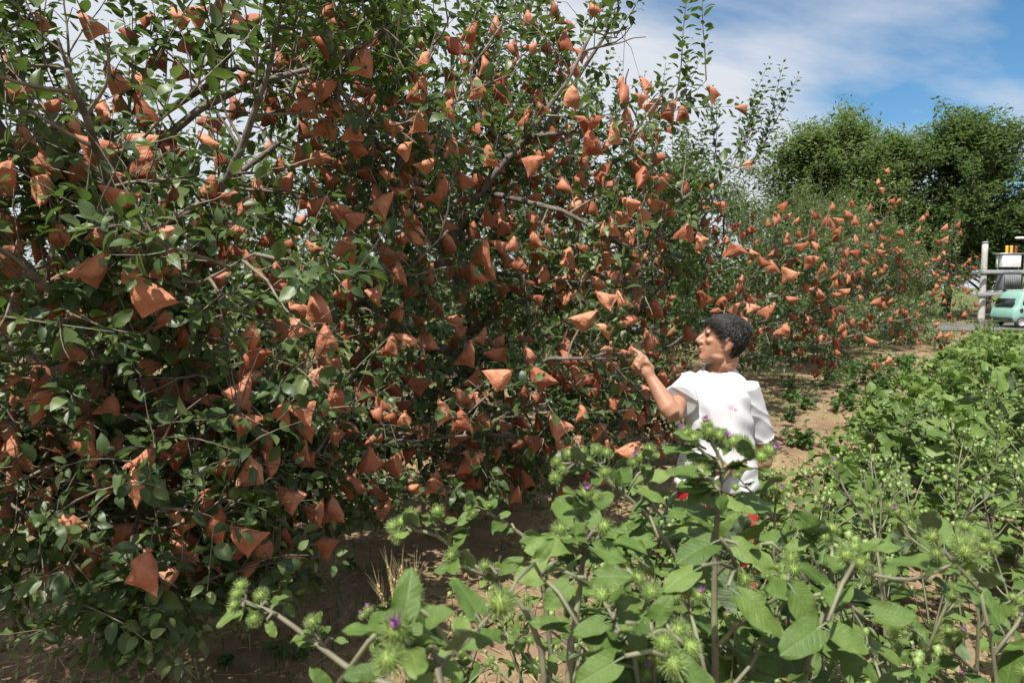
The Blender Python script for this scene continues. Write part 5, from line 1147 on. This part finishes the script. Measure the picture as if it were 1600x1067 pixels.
# weed strip running back beside the path
cnt2 = 0; sp2 = []
for _ in range(6000):
    y = frng.uniform(3.4, 19) if frng.random() < .7 else frng.uniform(3.4, 9); edge = 1.0 + .79 * (y - 3.6); x = edge + frng.uniform(0, 1) ** 1.2 * (max(.86 * y - edge, 0) + 1.0)
    if x > .83 * y + .5: continue
    gap = .36 if y < 8 else .5
    if any((x - a) ** 2 + (y - b) ** 2 < gap ** 2 for a, b in sp2): continue
    sp2.append((x, y)); cnt2 += 1; inner = (x - edge); H = float(frng.uniform(.5, .8) + .7 * min(1, inner / 1.6))
    if y > 12: H *= .8
    px = 800 + FPX * x / y
    H = min(H, CAM_Z - (float(np.interp(px, [1250, 1400, 1500, 1600], [640, 585, 545, 516])) - 446) / FPX * y - float(gz(x, y)) - .05) / 1.12; H *= float(frng.uniform(.55, 1.0))
    mode = 'mid' if y < 3.9 else 'far'
    st_, bu_, le_ = gen_burdock((x, y, float(gz(x, y))), max(.3, H), 900 + cnt2, leaf=float(frng.uniform(.17, .25)), dia=.034, nb=6 if mode == 'mid' else 9, spread=.3, nbur=(1, 3), small=3 if mode == 'mid' else 6)
    lab = 'burdock in the weed strip, %s' % ('low plant at the path edge' if inner < .5 else 'tall plant inside') + (', near end' if y < 5.2 else (', middle' if y < 9 else ', far end')); pool4.append((put_burdock(lab, 'burdock plants along the path', st_, bu_, le_, mode), lab, px))
    if cnt2 >= 175: break

forced = [(1060, 2.3, 800), (1100, 2.55, 788), (1132, 2.1, 815), (1165, 2.5, 790), (1085, 1.9, 845), (1192, 2.25, 800), (1125, 2.65, 783), (1150, 1.8, 850)]
for it_ in range(900):                                   # a thicker stand right below the man
    px = frng.uniform(760, 1270); d = frng.uniform(1.35, 2.6)
    if it_ < len(forced): px, d = forced[it_][:2]
    p = at(px, 446, d); x, y = p[0], p[1]
    if it_ >= len(forced) and (any((x - a) ** 2 + (y - b) ** 2 < .20 ** 2 for a, b in spots) or math.hypot(x - 1.0, y - 3.2) < .42): continue
    spots.append((x, y)); cnt += 1; ey = float(np.interp(px, [760, 900, 1040, 1230, 1270], [930, 860, 775, 765, 730])) + abs(frng.normal(0, 45)); ey = forced[it_][2] if it_ < len(forced) else ey; H = CAM_Z - (ey - 446) / FPX * d - float(gz(x, y))
    st_, bu_, le_ = gen_burdock((x, y, float(gz(x, y))), max(.35, H * .96), 1500 + cnt, leaf=float(frng.uniform(.20, .25)) if it_ < len(forced) else float(frng.uniform(.09, .14)), dia=float(frng.uniform(.031, .037)), nb=7, spread=.2, nbur=(1, 4), small=4 if it_ < len(forced) else 3)
    lab = 'leafy burdock in the thick stand between camera and man'; pool4.append((put_burdock(lab, 'burdock plants of the foreground bank', st_, bu_, le_, 'mid' if d < 2.1 or it_ < len(forced) else 'far'), lab, px))
    if cnt >= 70: break
number_labels(pool4)
# ------------------------------------------------------------------ small weeds, wheat, grass, straw, clods
wr = np.random.default_rng(64); wl = [(1300, 590), (1345, 600), (1265, 640), (1325, 640), (1250, 700), (1410, 575), (1375, 630), (1290, 610), (1440, 610), (1240, 660), (440, 1025), (470, 1030), (350, 1040), (60, 985), (210, 1000), (130, 1040), (550, 890), (1235, 610), (1360, 660), (690, 1005), (820, 760), (940, 700), (1020, 690)]
pool5 = []
def ground_hit(px, py):
    d = 3.0
    for _ in range(30):
        p = at(px, py, d); zt = float(gz(p[0], p[1])); h = CAM_Z - p[2]
        d = d * (CAM_Z - zt) / max(h, .05)
    p = at(px, py, d); return np.array([p[0], p[1], float(gz(p[0], p[1]))])
for _ in range(60):
    yy = wr.uniform(5.2, 13); xx = .0 + .78 * (yy - 3.6) + wr.uniform(-.6, .95); q_ = proj(np.array([xx, yy, float(gz(xx, yy))])); wl.append((float(q_[0][0]), float(q_[1][0])))
wl = [w_ for w_ in wl if not (1040 < w_[0] < 1225 and w_[1] > 640)]
for i, (px, py) in enumerate(wl):
    c = ground_hit(px, py); root = empty('weed', c); big = 1.0 if px > 1200 else .45; lab = 'low green weed on the bare path beyond the man' if px > 1200 else 'tiny weed on the shaded soil under the trees'; tag(root, lab, 'weed', 'small weeds on bare soil'); pool5.append((root, lab, px))
    P = []; D = []; N = []; L = []
    mb = MB()
    for s_ in range(4):
        st = wander((0, 0, 0), (wr.normal(0, .5), wr.normal(0, .5), 1), wr.uniform(.12, .32) * big, 4, wr, .2, 0); mb.tube(st, np.linspace(.004, .0015, 5), 4)
        for k in range(9):
            p, d = along(st, .2 + .8 * k / 9); P.append(p); D.append(perp(d, wr) + np.array([0, 0, .2])); N.append(np.array([0, 0, 1.0]) + wr.normal(0, .3, 3)); L.append(wr.uniform(.05, .10) * big)
    obj('stem', mb.mesh('stem', M['burdock_stem']), root); mb = MB(); L = np.array(L); leaf_cloud(mb, np.array(P), np.array(D), np.array(N), L, L * .7, np.clip(wr.normal(.5, .2, len(L)), 0, 1), 'abc', wr); tag(obj('leaves', mb.mesh('leaves', M['weed_leaf'], True, True), root), kind='stuff')
number_labels(pool5)
wb = at(640, 940, 2.0); wb = np.array([wb[0], wb[1], float(gz(wb[0], wb[1]))]); root = empty('wheat_tuft', wb); tag(root, 'dry bearded wheat ears standing behind the near burs', 'wheat')
for (px, py, dd) in [(625, 925, 2.0), (612, 905, 2.05), (632, 905, 1.95), (655, 930, 2.0), (648, 912, 2.08), (602, 930, 2.02)]:
    e = at(px, py, dd) - wb; a = spline([np.array([wr.normal(0, .02), wr.normal(0, .02), 0]), e * np.array([.5, .5, .6]), e - np.array([0, 0, .04])], 8); mb = MB(); mb.tube(a, .0016, 5); obj('stalk', mb.mesh('stalk', M['straw']), root)
    mb = MB(); ax = nrm(np.array([wr.normal(0, .15), wr.normal(0, .15), 1])); b0 = e - np.array([0, 0, .04])
    for k in range(16):
        s_ = perp(ax, wr); p = b0 + ax * .0052 * k; mb.ball(p + s_ * .0035, (.003, .003, .006), 5, 4); mb.tube(np.array([p + s_ * .004, p + s_ * .012 + ax * .03, p + s_ * .022 + ax * .065]), [.0006, .0005, .0002], 3, False)
    obj('ear', mb.mesh('ear', M['straw']), root)
def scatter(n, seed, fn):
    rng = np.random.default_rng(seed); y = 2.6 + 22 * rng.random(n) ** 1.9; x = rng.uniform(-.95, .95, n) * (y + .8); return x, y, rng
x, y, rng = scatter(60000, 5, None); side = (x + 1.35) * .76 - (y - 2.5) * .65
dens = np.clip(vnoise(x * 1.1 + 9, y * 1.1) * 1.6 - .62, 0, 1) * np.where(side < 0, .9, .5) + .25 * smooth(-1, -5, side) + .5 * smooth(16, 22, y)
dens = dens * (1 - .55 * np.exp(-((side - 1.4) / .9) ** 2)) ; k = rng.random(len(x)) < np.clip(dens, 0.07, 1); k &= ~((y > 25.4) & (y < 29.8)); x, y = x[k], y[k]; n = len(x); z = gz(x, y) - .01
h = rng.uniform(.03, .11, n) * (1 + .4 * smooth(10, 20, y)); a = rng.uniform(0, 6.28, n); w = .0025 * (1 + y * .10); lean = rng.uniform(.2, .9, n); dv = np.stack([np.cos(a), np.sin(a), a * 0], -1); sv = np.stack([-np.sin(a), np.cos(a), a * 0], -1); b = np.stack([x, y, z], -1)
V = np.stack([b - sv * w[:, None], b + sv * w[:, None], b + dv * (h * lean * .4)[:, None] + np.array([0, 0, 1.0]) * (h * .7)[:, None] + sv * (w * .7)[:, None], b + dv * (h * lean * .4)[:, None] + np.array([0, 0, 1.0]) * (h * .7)[:, None] - sv * (w * .7)[:, None], b + dv * (h * lean)[:, None] + np.array([0, 0, 1.0]) * h[:, None]], 1)
o5 = (np.arange(n) * 5)[:, None]; mb = MB(); mb.add(V.reshape(-1, 3), np.array([[0, 1, 2, 3]]) + o5, np.array([[3, 2, 4]]) + o5, np.repeat(np.clip(rng.normal(.42, .25, n), 0, 1), 5))
tag(obj('grass', mb.mesh('grass', M['grass'], True, True)), 'thin short grass growing on the orchard floor', 'grass', None, 'stuff')
x, y, rng = scatter(4200, 6, None); n = len(x); z = gz(x, y) + .012; a = rng.uniform(0, 6.28, n); L = rng.uniform(.02, .11, n); w = .0018 * (1 + .12 * y); dv = np.stack([np.cos(a), np.sin(a), rng.normal(0, .12, n)], -1); sv = np.stack([-np.sin(a), np.cos(a), a * 0], -1); b = np.stack([x, y, z], -1)
V = np.stack([b - dv * L[:, None] - sv * w[:, None], b + dv * L[:, None] - sv * w[:, None], b + dv * L[:, None] + sv * w[:, None], b - dv * L[:, None] + sv * w[:, None]], 1); mb = MB(); mb.add(V.reshape(-1, 3), np.array([[0, 1, 2, 3]]) + (np.arange(n) * 4)[:, None])
tag(obj('straw_litter', mb.mesh('straw_litter', M['straw'])), 'dry straw and stalk litter lying on the soil', 'straw', None, 'stuff')
x, y, rng = scatter(3200, 9, None); n = len(x); L = rng.uniform(.025, .06, n); mb = MB(); leaf_cloud(mb, np.stack([x, y, gz(x, y) + .012], -1), nrm(rng.normal(0, 1, (n, 3)) * np.array([1, 1, .15])), nrm(rng.normal(0, .35, (n, 3)) + np.array([0, 0, 1.0])), L, L * .55, rng.random(n), 'abc', rng)
tag(obj('dead_leaves', mb.mesh('dead_leaves', M['dead_leaf'])), 'curled brown fallen leaves on the soil', 'fallen leaves', None, 'stuff')
x, y, rng = scatter(2600, 7, None); mb = MB()
bm = bmesh.new(); bmesh.ops.create_icosphere(bm, subdivisions=1, radius=1); iv = np.array([v.co[:] for v in bm.verts]); it = np.array([[v.index for v in f.verts] for f in bm.faces]); bm.free()
for xx, yy in zip(x, y):
    if yy > 12: continue
    s = rng.uniform(.006, .03) * rng.uniform(.5, 1.2); mb.add(iv * rng.uniform(.6, 1.2, (len(iv), 1)) * s * np.array([1.2, 1, .7]) + np.array([xx, yy, float(gz(xx, yy)) + s * .3]), None, it)
tag(obj('soil_clods', mb.mesh('soil_clods', M['clod'], False)), 'crumbled clods of pale brown soil', 'soil clods', None, 'stuff')
